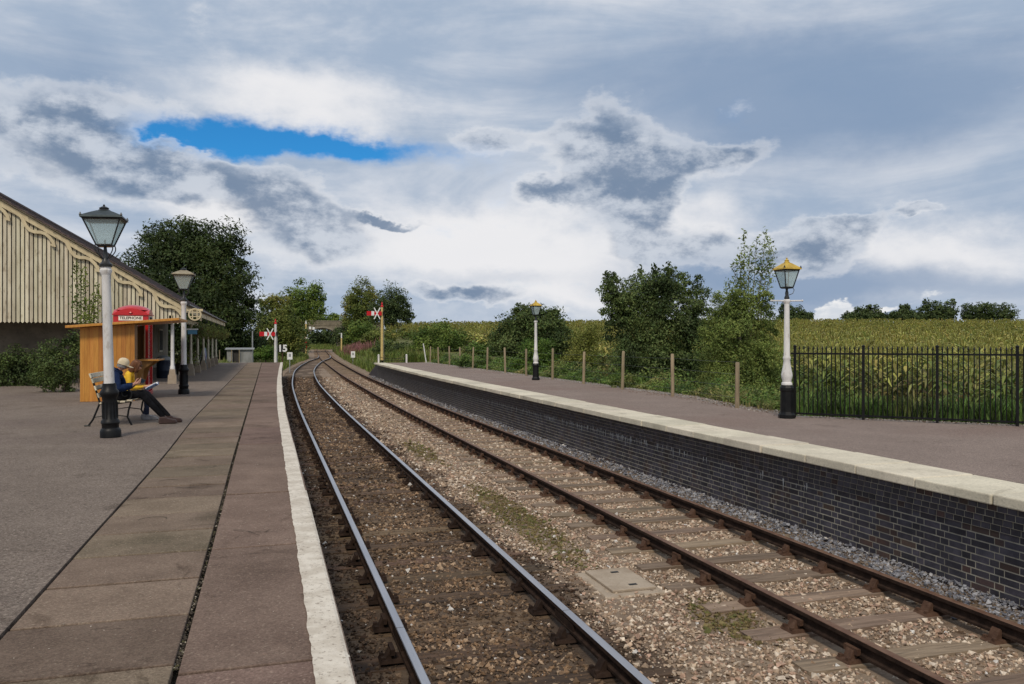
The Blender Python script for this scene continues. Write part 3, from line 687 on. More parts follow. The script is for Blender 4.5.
# gable boards
VZ = 3.06
x = EX - .10; k = 0
while x > -13.5:
    wv = .098; xt = x - wv; zt = (rz_(min(x, 0)) if x > RX else rz_(RX) - (RX - x) * SL) - .14
    zt2 = (rz_(xt) if xt > RX else rz_(RX) - (RX - xt) * SL) - .14
    zt, zt2 = max(zt, VZ + .12), max(zt2, VZ + .12)
    mb = MB(); mb.prism([(x, VZ + .045), (x - wv * .5, VZ), (xt, VZ + .045), (xt, zt2), (x, zt)], GY0, GY0 + .022)
    sbp(mb, 'gable_board', 'cream_pale'); x -= .132; k += 1
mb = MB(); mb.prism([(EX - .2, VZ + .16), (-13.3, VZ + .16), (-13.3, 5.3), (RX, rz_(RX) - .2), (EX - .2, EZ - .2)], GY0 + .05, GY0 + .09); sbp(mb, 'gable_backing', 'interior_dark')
# bargeboard: straight moulded board + pierced wavy ribbon
def rk(x, d): return (x, rz_(x) - d)
mb = MB(); mb.prism([rk(EX + .02, .05), rk(RX, .05), rk(RX, .30), rk(EX + .02, .30)], GY0 - .10, GY0 - .055); barge = sbp(mb, 'bargeboard', 'cream')
mb = MB(); mb.prism([rk(EX + .03, .035), rk(RX, .035), rk(RX, .085), rk(EX + .03, .085)], GY0 - .15, GY0 - .102); sbp(mb, 'bargeboard_moulding', 'cream', barge)
S_ = .0372; PERX, PERZ = 36 * S_ * 1.02, 36 * S_ * 1.02 * SL
path = [(1, -7.5), (5, -4.5), (9, -2), (11, 1.5), (13, 5.5), (16, 8.6), (20, 9.8), (24.5, 9.8), (28.5, 11), (32, 14), (34.5, 17.5), (36, 21)]
hx, hz = -2.86 - PERX, 3.27 + PERZ
for rep in range(6):
    x0, z0 = hx - rep * PERX, hz + rep * PERZ
    pts = [(x0 + a * S_ * 1.02, z0 - b * S_ * 1.02 * (SL / .528)) for a, b in path]
    mb = MB(); L = []; U = []
    for i, p in enumerate(pts):
        a = Vector(pts[max(i - 1, 0)]); b = Vector(pts[min(i + 1, len(pts) - 1)]); t = (b - a).normalized(); nn = Vector((-t.y, t.x)); h = .052 if i < len(pts) - 1 else .02
        L.append(tuple(Vector(p) - nn * h)); U.append(tuple(Vector(p) + nn * h))
    for i in range(len(pts) - 1):
        mb.prism([L[i], L[i + 1], U[i + 1], U[i]], GY0 - .118, GY0 - .064)
    hk = pts[-1]; mb.prism([(hk[0] + .02, hk[1]), (hk[0] - .12, hk[1] + .03), (hk[0] - .16, hk[1] + .10), (hk[0] - .03, hk[1] + .12)], GY0 - .114, GY0 - .068)
    sbp(mb, 'bargeboard_scroll', 'cream', barge)
# round lattice ornament at the foot of the rake
rx0, rz0 = -2.50, 3.40; mb = MB()
def ring(mb, r0, r1, n_=20):
    for i in range(n_):
        a, b = 2 * math.pi * i / n_, 2 * math.pi * (i + 1) / n_
        mb.prism([(rx0 + r0 * math.cos(a), rz0 + r0 * math.sin(a)), (rx0 + r1 * math.cos(a), rz0 + r1 * math.sin(a)), (rx0 + r1 * math.cos(b), rz0 + r1 * math.sin(b)), (rx0 + r0 * math.cos(b), rz0 + r0 * math.sin(b))], GY0 - .18, GY0 - .12)
ring(mb, .175, .225)
for o_ in (-.075, .075):
    h = math.sqrt(.19 ** 2 - o_ ** 2)
    mb.b2(rx0 + o_ - .018, rx0 + o_ + .018, GY0 - .175, GY0 - .125, rz0 - h, rz0 + h)
    mb.b2(rx0 - h, rx0 + h, GY0 - .172, GY0 - .128, rz0 + o_ - .018, rz0 + o_ + .018)
sbp(mb, 'lattice_roundel', 'cream')
mb = MB(); mb.b2(-2.34, -2.28, GY0 - .09, GY0 - .03, 3.17, 3.46); sbp(mb, 'pendant', 'cream'); mb = MB(); mb.b2(EX - .4, EX + .56, GY0 - .08, GY0 - .04, 3.52, 3.60); sbp(mb, 'bracket', 'cream')
# eave fascia, gutter and canopy posts
mb = MB(); mb.b2(EX - .01, EX + .03, GY0 - .05, Y1, EZ - .29, EZ - .02); sbp(mb, 'fascia', 'cream')
mb = MB(); mb.tube([(EX + .09, GY0 - .15, EZ - .035), (EX + .09, Y1 + .1, EZ - .035)], .05, 8); sbp(mb, 'gutter', 'lamp_dark')
mb = MB(); mb.b2(-3.37, -3.23, GY0, Y1, 3.18, 3.36); sbp(mb, 'canopy_beam', 'cream')
for i in range(8):
    yp = 31.2 + 3.6 * i
    mb = MB(); mb.lathe([(.085, .52), (.085, .60), (.062, .66), (.058, 1.6), (.055, 2.18), (.075, 2.2), (.09, 2.26)], 12, (-3.3, yp, P)); po = sbp(mb, 'canopy_post', 'post_white' if i in (0,) else 'cream_pale', smooth=True)
    mb = MB(); mb.box((-3.3, yp, P + .16), (.30, .30, .32), taper=.9); mb.box((-3.3, yp, P + .42), (.22, .22, .2), taper=.8); sbp(mb, 'plinth', 'concrete', po)
# building body behind the canopy
mb = MB(); mb.b2(-12.5, -6.3, 33.4, Y1 - .3, P, 5.0); sbp(mb, 'wall', 'stone_wall')
for yw in (36.2, 41, 46.5, 52):
    mb = MB(); mb.b2(-6.3, -6.22, yw, yw + 1.5, P + .9, P + 2.3); wo = sbp(mb, 'window', 'cream_pale')
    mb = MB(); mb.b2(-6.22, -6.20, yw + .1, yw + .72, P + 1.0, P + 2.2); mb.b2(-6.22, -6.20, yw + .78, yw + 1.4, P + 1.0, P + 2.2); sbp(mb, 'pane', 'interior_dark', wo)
mb = MB(); mb.b2(-6.3, -6.22, 39, 40, P, P + 2.1); sbp(mb, 'door', 'bin_navy')
mb = MB(); mb.b2(-9.9, -4.6, 33.2, 33.38, P, 3.4); sbp(mb, 'end_screen', 'stone_wall')

# ================================================================== kiosk, phone box
kk = empty('wooden_kiosk', (-3.9, 23.25, P), label='orange varnished plank kiosk with sloping roof and side counter', cat='kiosk')
def kp(mb, name, m, parent=None, **k):
    o = mb.build(name, m, **k); o.parent = parent or kk; o.location = (3.9, -23.25, -P) if not parent else (0, 0, 0); return o
def kz(x): return P + 1.855 + (x + 4.5) * .082
x = -4.5
while x < -3.27:
    x1 = min(x + .1045, -3.25); mb = MB(); mb.prism([(x + .0015, P + .005), (x1 - .0015, P + .005), (x1 - .0015, kz(x1)), (x + .0015, kz(x))], 22.3, 22.325); kp(mb, 'plank', 'pine_orange'); x = x1
x = 22.33
while x < 24.15:
    x1 = min(x + .14, 24.2)
    if not 22.75 < (x + x1) / 2 < 24.0:
        mb = MB(); mb.b2(-3.275, -3.25, x + .002, x1 - .002, P + .005, kz(-3.26)); kp(mb, 'plank', 'pine_shaded')
    else:
        mb = MB(); mb.b2(-3.275, -3.25, x + .002, x1 - .002, P + .005, P + 1.0); kp(mb, 'plank', 'pine_shaded')
    x = x1
mb = MB(); mb.prism([(-3.33, P), (-3.285, P), (-3.285, kz(-3.3)), (-3.33, kz(-3.3))], 24.16, 24.2); mb.prism([(-4.5, P), (-3.29, P), (-3.29, kz(-3.29)), (-4.5, kz(-4.5))], 24.205, 24.23); mb.b2(-4.5, -4.47, 22.33, 24.2, P, kz(-4.5)); kp(mb, 'rear_wall', 'pine_shaded')
mb = MB(); mb.prism([(-4.78, kz(-4.78) + .012), (-2.18, kz(-2.18) + .012), (-2.18, kz(-2.18) + .075), (-4.78, kz(-4.78) + .075)], 22.05, 24.35); kp(mb, 'roof', 'pine_orange', bevel=.006)
mb = MB(); mb.b2(-3.28, -2.74, 22.75, 24.0, P + 1.005, P + 1.045); ct = kp(mb, 'counter', 'pine_orange', bevel=.005)
for yb in (22.85, 23.9):
    mb = MB(); mb.prism([(-3.25, P + 1.0), (-2.88, P + 1.0), (-2.90, P + .95), (-3.10, P + .80), (-3.20, P + .45), (-3.25, P + .45)], yb - .02, yb + .02); kp(mb, 'bracket', 'pine_shaded', ct)
pb = empty('telephone_box', (-3.67, 24.95, P), label='red domed telephone box standing behind the orange kiosk', cat='telephone box')
def pp(mb, name, m, parent=None, **k):
    o = mb.build(name, m, **k); o.parent = parent or pb; return o
hw = .44; mb = MB()
mb.box((0, 0, .05), (.92, .92, .10))
for sx_ in (-1, 1):
    for sy in (-1, 1): mb.box((sx_ * .40, sy * .40, 1.05), (.10, .10, 1.92))
mb.box((0, 0, 2.15), (.90, .90, .22)); pp(mb, 'frame', 'phone_red', bevel=.01)
# segmental pedimented dome
mb = MB(); n_ = 10; prof = []
for s in range(5):
    pass
arc = [(-.45 + .9 * i / n_, 2.26 + .17 * math.sin(math.pi * i / n_) ** .8) for i in range(n_ + 1)]
mb.prism([(-.47, 2.26)] + [(a * 1.03, b + .012) for a, b in arc] + [(.47, 2.26)], -.455, .455, 'y'); mb.prism([(-.47, 2.26)] + [(a * 1.02, b) for a, b in arc] + [(.47, 2.26)], -.462, .462, 'x')
mb.lathe([(.46, 2.40), (.38, 2.47), (.25, 2.52), (.10, 2.55), (.02, 2.555)], 16); pp(mb, 'dome', 'phone_red', smooth=True)
mb = MB(); mb.box((0, -.47, 2.27), (.96, .04, .03)); mb.box((.47, 0, 2.27), (.04, .96, .03)); mb.lathe([(.045, -.01), (.06, .0), (.045, .03)], 10, (0, -.47, 2.31)); pp(mb, 'cornice', 'phone_red')
for rz0_, off in ((0, (0, -.457, 2.165)), (math.pi / 2, (.457, 0, 2.165))):
    mb = MB(); mb.box(off, (.62, .012, .125), rz=rz0_); sg = pp(mb, 'opal_sign', 'opal')
    t = link('lettering', text_mesh('TELEPHONE', .105, 'text_black', .002, .002), sg, (off[0] * 1.018, off[1] * 1.018, off[2] + .003), (R(90), 0, rz0_))
for rz0_, dx, dy in ((0, 0, -.40), (math.pi / 2, .40, 0), (math.pi / 2, -.40, 0), (0, 0, .40)):
    mb = MB(); mb.box((dx, dy, 1.12), (.70, .01, 1.72), rz=rz0_); gl = pp(mb, 'glazing', 'lamp_glass')
    mb = MB(); c_, s_ = math.cos(rz0_), math.sin(rz0_)
    for i in range(9): mb.box((dx, dy, .30 + i * .21), (.70, .03, .02 if i else .12), rz=rz0_)
    for o_ in (-.30, -.20, .20, .30): mb.box((dx + o_ * c_, dy + o_ * s_, 1.12), (.022, .03, 1.76), rz=rz0_)
    pp(mb, 'glazing_bars', 'phone_red', gl)
mb = MB(); mb.box((0, .30, 1.25), (.5, .12, .8)); pp(mb, 'inner_panel', 'interior_dark')

# ================================================================== lamp posts
def lantern(parent, z0, wb, wt, h, roofm, frame='lamp_dark', crown='dark', rh=1.0):
    ln = empty('lantern', (0, 0, 0)); ln.parent = parent
    b, t = wb / 2, wt / 2; fr = MB()
    cb = [(-b, -b), (b, -b), (b, b), (-b, b)]; ctp = [(-t, -t), (t, -t), (t, t), (-t, t)]
    for i in range(4):
        j = (i + 1) % 4
        fr.tube([(*cb[i], z0), (*ctp[i], z0 + h)], .014, 4); fr.tube([(*cb[i], z0), (*cb[j], z0)], .014, 4); fr.tube([(*ctp[i], z0 + h), (*ctp[j], z0 + h)], .021, 4)
    fr.box((0, 0, z0 - .012), (wb * .9, wb * .9, .02)); fr.tube([(0, 0, z0), (0, 0, z0 + h * .22)], .012, 6)
    ob = fr.build('lantern_frame', frame); ob.parent = parent; bpy.data.objects.remove(ln)
    for i in range(4):
        j = (i + 1) % 4; f_ = .93
        p = [Vector((*cb[i], z0 + .01)), Vector((*cb[j], z0 + .01)), Vector((*ctp[j], z0 + h - .01)), Vector((*ctp[i], z0 + h - .01))]
        g_ = MB(); q = [Vector((v.x * .97, v.y * .97, v.z)) for v in p]; q2 = [Vector((v.x * .95, v.y * .95, v.z)) for v in p]
        g_.add(q + q2, [(0, 1, 2, 3), (7, 6, 5, 4), (0, 4, 5, 1), (1, 5, 6, 2), (2, 6, 7, 3), (3, 7, 4, 0)]); g_.build('glass_pane', 'lamp_glass', ob)
    rf = MB(); r2 = math.sqrt(2)
    rf.lathe([((t + .035) * r2, z0 + h + .008), ((t + .03) * r2, z0 + h + .035), (t * .62 * r2, z0 + h + .035 + .095 * rh), (t * .36 * r2, z0 + h + .035 + .14 * rh), (t * .30 * r2, z0 + h + .04 + .14 * rh)], 4, ph=math.pi / 4)
    ro = rf.build('lantern_roof', roofm, ob)
    for i in range(4):
        c_ = MB(); sx_, sy = ctp[i][0] / t, ctp[i][1] / t
        c_.lathe([(.010, 0), (.02, .02), (.004, .06)], 6, (sx_ * (t + .02), sy * (t + .02), z0 + h + .02)); c_.build('corner_finial', frame, ro)
    c_ = MB(); c_.lathe([(t * .34, 0), (t * .36, .02), (t * .24, .045), (t * .28, .06), (t * .12, .085), (.012, .09), (.018, .105), (.004, .12)], 12, (0, 0, z0 + h + .025 + .14 * rh)); c_.build('ventilator', roofm if crown != 'dark' else frame, ro, smooth=True)
    return ob
def lampA(loc, label, roofm, glow=None):
    L = empty('lamp_post', loc, label=label, cat='lamp post')
    b = MB(); b.lathe([(.155, 0), (.155, .10), (.145, .13), (.125, .15), (.125, .21), (.14, .23), (.135, .26), (.113, .29), (.108, .58), (.113, .63), (.132, .66), (.14, .69), (.135, .73), (.11, .76), (.10, .83), (.098, .85)], 12, smooth_ := (0, 0, 0)); bo = b.build('base', 'iron_black', L, smooth=True)
    for i in range(12):
        a = 2 * math.pi * i / 12 + .26; f_ = MB(); f_.box((.109 * math.cos(a), .109 * math.sin(a), .43), (.016, .016, .26), rz=a); f_.build('flute', 'iron_black', bo)
    c = MB(); c.lathe([(.080, .845), (.077, .9), (.064, 2.55), (.067, 2.56), (.088, 2.60), (.09, 2.635), (.078, 2.65), (.078, 2.68)], 16); c.build('column', 'post_white', L, smooth=True)
    n_ = MB(); n_.lathe([(.095, 2.68), (.10, 2.72), (.06, 2.76), (.038, 2.82), (.03, 2.92), (.018, 3.03)], 10)
    for i in range(4):
        a = math.pi / 4 + i * math.pi / 2; pts = []
        for k in range(9):
            t = k / 8; r_ = .03 + .15 * math.sin(t * math.pi * .62) ; pts.append((r_ * math.cos(a), r_ * math.sin(a), 2.80 + .22 * t))
        n_.tube(pts, .009, 5)
    n_.build('neck', 'lamp_dark', L, smooth=True)
    lantern(L, 3.02, .22, .53, .40, roofm, rh=.72)
    return L
la = lampA((-2.37, 13.9, P), 'white lamp post with black base and dark metal lantern beside the bench', 'lamp_verdigris'); la.rotation_euler = (0, R(-1.5), 0)
lampA((-2.32, 24.8, P), 'white lamp post with beige-topped lantern beside the canopy roundel', 'lamp_beige')
def lampB(loc, label, bar):
    L = empty('lamp_post', loc, label=label, cat='lamp post')
    b = MB(); b.lathe([(.165, 0), (.165, .07), (.14, .10), (.13, .13), (.125, .52), (.135, .55), (.135, .60), (.115, .64), (.10, .66)], 8); b.build('base', 'iron_black', L, bevel=.004)
    c = MB(); c.lathe([(.105, .655), (.105, .69), (.085, .71), (.09, .76), (.105, .80), (.11, .86), (.092, .94), (.070, 1.06), (.063, 1.14), (.075, 1.17), (.075, 1.20), (.060, 1.23), (.050, 2.24), (.052, 2.26), (.075, 2.29), (.075, 2.32), (.05, 2.34)], 16); c.build('column', 'post_white', L, smooth=True)
    n_ = MB(); n_.lathe([(.048, 2.34), (.05, 2.38), (.03, 2.42), (.035, 2.46), (.022, 2.52), (.03, 2.565)], 10); n_.tube([(.03, 0, 2.42), (.14, 0, 2.46), (.17, 0, 2.53), (.13, 0, 2.58)], .007, 5); n_.build('neck', 'lamp_dark', L, smooth=True)
    if bar:
        b2 = MB(); b2.tube([(-.30, .08, 2.315), (0, 0, 2.31), (.30, -.08, 2.315)], .016, 6); b2.lathe([(.0, -.025), (.025, 0), (.0, .025)], 8, (-.30, .08, 2.315)); b2.lathe([(.0, -.025), (.025, 0), (.0, .025)], 8, (.30, -.08, 2.315)); b2.build('ladder_bar', 'post_white', L, smooth=True)
    lantern(L, 2.575, .17, .33, .34, 'lamp_yellow', crown='roof', rh=.75)
    return L
lampB((9.78, 13.5, P), 'white baluster lamp post with yellow-topped lantern at the end of the iron railing', True)
lampB((10.1, 29.9, P), 'white baluster lamp post with yellow-topped lantern before the post and wire fence', False)

# ================================================================== bench and two people
be = empty('bench', (-2.62, 16.62, P), label='cream slatted bench with black scrolled iron ends', cat='bench')
BL = .86
for i, xs in enumerate((-.20, -.09, .02, .13, .24)):
    MB().box((xs, 0, .43 - .012 * abs(i - 2) * 0 + (.02 if i == 4 else 0) - .02 * (i == 0)), (.085, 2 * BL + .1, .028)).build('seat_slat', 'cream_pale', be, bevel=.006)
for i, (xs, zs) in enumerate(((-.265, .55), (-.31, .68), (-.355, .81), (-.39, .90))):
    MB().box((xs, 0, zs), (.026, 2 * BL + .1, .085), tilt=('Y', -.32)).build('back_slat', 'cream_pale', be, bevel=.006)
for s in (-1, 1):
    e = MB(); y = s * (BL - .04)
    e.tube([(-.44, y, .0), (-.36, y, .12), (-.29, y, .30), (-.25, y, .41), (-.30, y, .60), (-.40, y, .93)], .018, 6)
    e.tube([(-.25, y, .40), (.0, y, .395), (.26, y, .43)], .018, 6)
    e.tube([(.26, y, .42), (.22, y, .28), (.20, y, .15), (.27, y, .0)], .018, 6)
    e.tube([(-.33, y, .16), (-.05, y, .20), (.20, y, .16)], .010, 6)
    sp = []
    for k in range(22):
        t = k / 21; a = -1.2 + 6.8 * t; r_ = .115 * (1 - .72 * t); sp.append((.17 + r_ * math.cos(a), y, .565 + r_ * math.sin(a)))
    e.tube([(-.33, y, .66), (-.15, y, .685), (.05, y, .69), (.17, y, .68)], .015, 6); e.tube(sp[::-1], .013, 6); e.tube([(.24, y, .43), (.255, y, .48), (.21, y, .46)], .014, 6)
    e.tube([(-.44, y, .0), (-.50, y, .012), (-.40, y, .012)], .018, 6)
    e.build('iron_end', 'iron_black', be, smooth=True)

def skin_person(name, verts, edges, zone, mats, root, loc, rz, label):
    me = bpy.data.meshes.new('body'); keys = list(verts); ix = {k: i for i, k in enumerate(keys)}
    me.from_pydata([verts[k][0] for k in keys], [(ix[a], ix[b]) for a, b in edges], [])
    o = bpy.data.objects.new('body', me); COL.objects.link(o)
    bpy.context.view_layer.objects.active = o
    sk = o.modifiers.new('skin', 'SKIN'); sk.use_smooth_shade = True; sk.branch_smoothing = .6
    sv = me.skin_vertices[0].data
    for k in keys:
        r_ = verts[k][1]; sv[ix[k]].radius = r_ if isinstance(r_, tuple) else (r_, r_); sv[ix[k]].use_root = (k == root)
    ssf = o.modifiers.new('sub', 'SUBSURF'); ssf.levels = 2; ssf.render_levels = 2
    dg = bpy.context.evaluated_depsgraph_get(); dg.update()
    m2 = bpy.data.meshes.new_from_object(o.evaluated_get(dg)); bpy.data.objects.remove(o)
    m2.materials.clear()
    for m in mats: m2.materials.append(MATS[m])
    for p in m2.polygons: p.material_index = zone(p.center); p.use_smooth = True
    root_e = empty('person', loc, rz, label=label, cat='person')
    b = link('body', m2, root_e); return root_e
def hand(V, E, tag_, wrist, d, up, side, curl):
    """five short finger chains from a palm; d forward, up back-of-hand normal, side to the thumb"""
    w_ = Vector(wrist); d, up, side = Vector(d).normalized(), Vector(up).normalized(), Vector(side).normalized()
    palm = w_ + d * .055; V[tag_ + 'palm'] = (palm, (.034, .020)); E.append((tag_ + 'wrist', tag_ + 'palm'))
    for i, (o_, L) in enumerate(((.028, .070), (.010, .078), (-.009, .073), (-.027, .058))):
        k0 = palm + d * .04 + side * o_; k1 = k0 + d * L * .5 - up * L * .2 * curl; k2 = k1 + d * L * .3 - up * L * .5 * curl
        for j, q in enumerate((k0, k1, k2)): V[f'{tag_}f{i}{j}'] = (q, .0095 - .001 * j)
        E += [(tag_ + 'palm', f'{tag_}f{i}0'), (f'{tag_}f{i}0', f'{tag_}f{i}1'), (f'{tag_}f{i}1', f'{tag_}f{i}2')]
    t0 = w_ + d * .03 + side * .035; t1 = t0 + d * .03 + side * .025 - up * .01; t2 = t1 + d * .03 - up * .01
    for j, q in enumerate((t0, t1, t2)): V[f'{tag_}t{j}'] = (q, .011 - .001 * j)
    E += [(tag_ + 'wrist', f'{tag_}t0'), (f'{tag_}t0', f'{tag_}t1'), (f'{tag_}t1', f'{tag_}t2')]
# --- man: local x forward (to the track), y to his left is +y (away), z up; origin on the ground below the hips
V = {'pelvis': ((0, 0, .54), (.165, .18)), 'belly': ((.02, 0, .68), (.185, .19)), 'chest': ((.06, 0, .85), (.175, .20)), 'collar': ((.13, 0, .955), (.12, .15)), 'neck': ((.185, 0, 1.00), .056),
     'jaw': ((.245, 0, 1.035), (.062, .062)), 'skull': ((.255, 0, 1.10), (.088, .078)), 'crown': ((.235, 0, 1.17), (.07, .062)), 'nose': ((.345, 0, 1.045), .014)}
E = [('pelvis', 'belly'), ('belly', 'chest'), ('chest', 'collar'), ('collar', 'neck'), ('neck', 'jaw'), ('jaw', 'skull'), ('skull', 'crown'), ('jaw', 'nose')]
for s, n_, kx, kz, ax, az_, fx in ((-1, 'r', .56, .545, .93, .115, .10), (1, 'l', .60, .56, 1.0, .12, .10)):
    V.update({n_ + 'hip': ((.06, s * .10, .50), .092), n_ + 'thigh': ((.28, s * .105, .53), .085), n_ + 'knee': ((kx, s * .10, kz), .066), n_ + 'calf': ((kx * .6 + ax * .4, s * .10, kz * .6 + az_ * .4), .060), n_ + 'ankle': ((ax, s * .10, az_), .044), n_ + 'heel': ((ax + .0, s * .10, .052), .044), n_ + 'toe': ((ax + .17, s * .12, .06), (.042, .034)),
              n_ + 'sho': ((.12, s * .21, .89), .098), n_ + 'elb': ((.20, s * .29, .66), .084), n_ + 'fore': ((.33, s * .20, .69), .066), n_ + 'wrist': ((.43, s * .10, .73), .035)})
    E += [('pelvis', n_ + 'hip'), (n_ + 'hip', n_ + 'thigh'), (n_ + 'thigh', n_ + 'knee'), (n_ + 'knee', n_ + 'calf'), (n_ + 'calf', n_ + 'ankle'), (n_ + 'ankle', n_ + 'heel'), (n_ + 'heel', n_ + 'toe'), ('collar', n_ + 'sho'), (n_ + 'sho', n_ + 'elb'), (n_ + 'elb', n_ + 'fore'), (n_ + 'fore', n_ + 'wrist')]
    hand(V, E, n_, V[n_ + 'wrist'][0], (.75, -s * .5, .35), (.3, s * .6, -.6), (0, -s * .2, 1), 1.0)
def zone_m(c):
    if c.x > .42 and .66 < c.z < .9: return 2
    if c.z > .985 and c.x > .17: return 2
    if c.z < .13 and c.x > .82: return 3
    if c.z < .62 and c.x > .10 and not (abs(c.y) > .17 and c.z > .58): return 1
    if c.z < .50: return 1
    return 0
man = skin_person('person', V, E, zone_m, ['navy', 'black_cloth', 'skin', 'shoe_brown'], 'pelvis', (-2.76, 16.0, P), 0, 'person in pale cap, navy jacket and black trousers sitting with a phone')
h = MB(); h.lathe([(.098, -.01), (.100, .03), (.088, .075), (.055, .105), (.012, .115)], 16); cp = h.build('cap', 'cap', man, smooth=True); cp.location = (.238, 0, 1.10); cp.rotation_euler = (0, R(18), 0)
h = MB(); n_ = 10
pts = [(.085 * math.cos(a), .085 * math.sin(a)) for a in np.linspace(-1.25, 1.25, n_)]; out = [(.185 * math.cos(a * .62), .09 * math.sin(a * .9)) for a in np.linspace(-1.25, 1.25, n_)]
h.add([(x_, y_, .0) for x_, y_ in pts] + [(x_, y_, -.012) for x_, y_ in out] + [(x_, y_, -.010) for x_, y_ in pts] + [(x_, y_, -.022) for x_, y_ in out], [(i, i + 1, n_ + i + 1, n_ + i) for i in range(n_ - 1)] + [(2 * n_ + i, 3 * n_ + i, 3 * n_ + i + 1, 2 * n_ + i + 1) for i in range(n_ - 1)] + [(n_ + i, n_ + i + 1, 3 * n_ + i + 1, 3 * n_ + i) for i in range(n_ - 1)])
h.build('cap_peak', 'cap', cp, smooth=True)
h = MB(); h.lathe([(.086, -.045), (.090, .0)], 16); hr = h.build('hair', 'hair_grey', man, smooth=True); hr.location = (.225, 0, 1.085); hr.rotation_euler = (0, R(14), 0)
h = MB(); h.tube([(.13, -.13, .97), (.10, -.10, 1.0), (.09, 0, 1.015), (.10, .10, 1.0), (.13, .13, .97), (.20, .06, .945), (.21, 0, .935), (.20, -.06, .945), (.13, -.13, .97)], .03, 6); h.build('collar', 'navy', man, smooth=True)
for s, ax in ((-1, .93), (1, 1.0)):
    sh = MB(); sh.prism([(ax - .075, .002), (ax + .215, .002), (ax + .235, .03), (ax + .20, .075), (ax + .07, .105), (ax + .03, .135), (ax - .065, .13), (ax - .085, .06)], s * .11 - .048, s * .11 + .048); sh.build('shoe', 'shoe_brown', man, bevel=.018)
ph = MB().box((0, 0, 0), (.078, .15, .010)).build('mobile_phone', 'phone_screen', bevel=.003, label='dark mobile phone in the hands of the person in the cap', cat='phone'); ph.location = (-2.76 + .55, 16.0, P + .79); ph.rotation_euler = (R(28), R(-48), R(20))
# --- woman
V = {'pelvis': ((0, 0, .52), (.135, .165)), 'belly': ((.02, 0, .66), (.115, .135)), 'chest': ((.08, 0, .81), (.115, .15)), 'collar': ((.15, 0, .915), (.07, .10)), 'neck': ((.19, 0, .955), .048),
     'jaw': ((.245, 0, .985), (.055, .055)), 'skull': ((.255, 0, 1.045), (.082, .074)), 'crown': ((.235, 0, 1.11), (.065, .06)), 'nose': ((.335, 0, .995), .012)}
E = [('pelvis', 'belly'), ('belly', 'chest'), ('chest', 'collar'), ('collar', 'neck'), ('neck', 'jaw'), ('jaw', 'skull'), ('skull', 'crown'), ('jaw', 'nose')]
for s, n_, ax in ((-1, 'r', .44), (1, 'l', .37)):
    V.update({n_ + 'hip': ((.06, s * .095, .50), .09), n_ + 'thigh': ((.26, s * .10, .51), .08), n_ + 'knee': ((.45, s * .10, .50), .062), n_ + 'calf': ((.43, s * .10, .33), .055), n_ + 'ankle': ((ax, s * .10, .11), .038), n_ + 'heel': ((ax - .01, s * .10, .05), .036), n_ + 'toe': ((ax + .15, s * .11, .05), (.036, .028)),
              n_ + 'sho': ((.12, s * .165, .86), .058), n_ + 'elb': ((.14, s * .23, .64), .046), n_ + 'fore': ((.29, s * .19, .63), .039), n_ + 'wrist': ((.40, s * .13, .645), .027)})
    E += [('pelvis', n_ + 'hip'), (n_ + 'hip', n_ + 'thigh'), (n_ + 'thigh', n_ + 'knee'), (n_ + 'knee', n_ + 'calf'), (n_ + 'calf', n_ + 'ankle'), (n_ + 'ankle', n_ + 'heel'), (n_ + 'heel', n_ + 'toe'), ('collar', n_ + 'sho'), (n_ + 'sho', n_ + 'elb'), (n_ + 'elb', n_ + 'fore'), (n_ + 'fore', n_ + 'wrist')]
    hand(V, E, n_, V[n_ + 'wrist'][0], (.85, -s * .25, .15), (0, s * .2, -1), (.2, -s * 1, 0), .5)
def zone_w(c):
    if c.x > .385 and c.z > .585: return 2
    if c.z > .94 and c.x > .17: return 2
    if c.z < .10: return 3
    if c.z < .575: return 1
    return 0
wom = skin_person('person', V, E, zone_w, ['yellow_cloth', 'jeans', 'skin', 'shoe_grey'], 'pelvis', (-2.66, 16.84, P), 0, 'brown-haired person in yellow top and dark jeans reading on the bench')
rngh = np.random.default_rng(4); h = MB()
for i in range(260):
    a = rngh.uniform(R(55), R(305)); rr_ = .092; z0 = rngh.uniform(.0, .095); k = math.sqrt(max(.02, 1 - (z0 / .11) ** 2))
    px_, py_ = rr_ * k * math.cos(a) * 1.02, rr_ * k * math.sin(a)
    h.tube([(px_ * .55, py_ * .55, .105), (px_, py_, z0), (px_ * 1.15, py_ * 1.2, z0 - .06), (px_ * 1.1 - .01, py_ * 1.1, z0 - .12 - rngh.uniform(0, .04))], [.010, .013, .012, .004], 4, False)
h.lathe([(.095, .0), (.094, .05), (.07, .095), (.02, .112)], 14)
hr = h.build('hair', 'hair_brown', wom, smooth=True); hr.location = (.235, 0, 1.045); hr.rotation_euler = (0, R(16), 0)
h = MB(); h.tube([(.325, -.055, .012 + 1.03), (.325, .055, .012 + 1.03)], .006, 5)
for s in (-1, 1): h.lathe([(.024, -.003), (.024, .003)], 10, (.335, s * .03, 1.035)); h.tube([(.33, s * .055, 1.042), (.24, s * .082, 1.06)], .004, 4)
h.build('glasses', 'iron_black', wom)
for s, ax in ((-1, .44), (1, .37)):
    sh = MB(); sh.prism([(ax - .065, .002), (ax + .185, .002), (ax + .20, .025), (ax + .165, .065), (ax + .06, .09), (ax + .02, .11), (ax - .055, .105), (ax - .075, .05)], s * .105 - .040, s * .105 + .040); sh.build('shoe', 'shoe_grey', wom, bevel=.015)
bk = empty('booklet', (-2.66 + .53, 16.84, P + .62), label='open booklet with blue cover held by the person in yellow', cat='booklet')
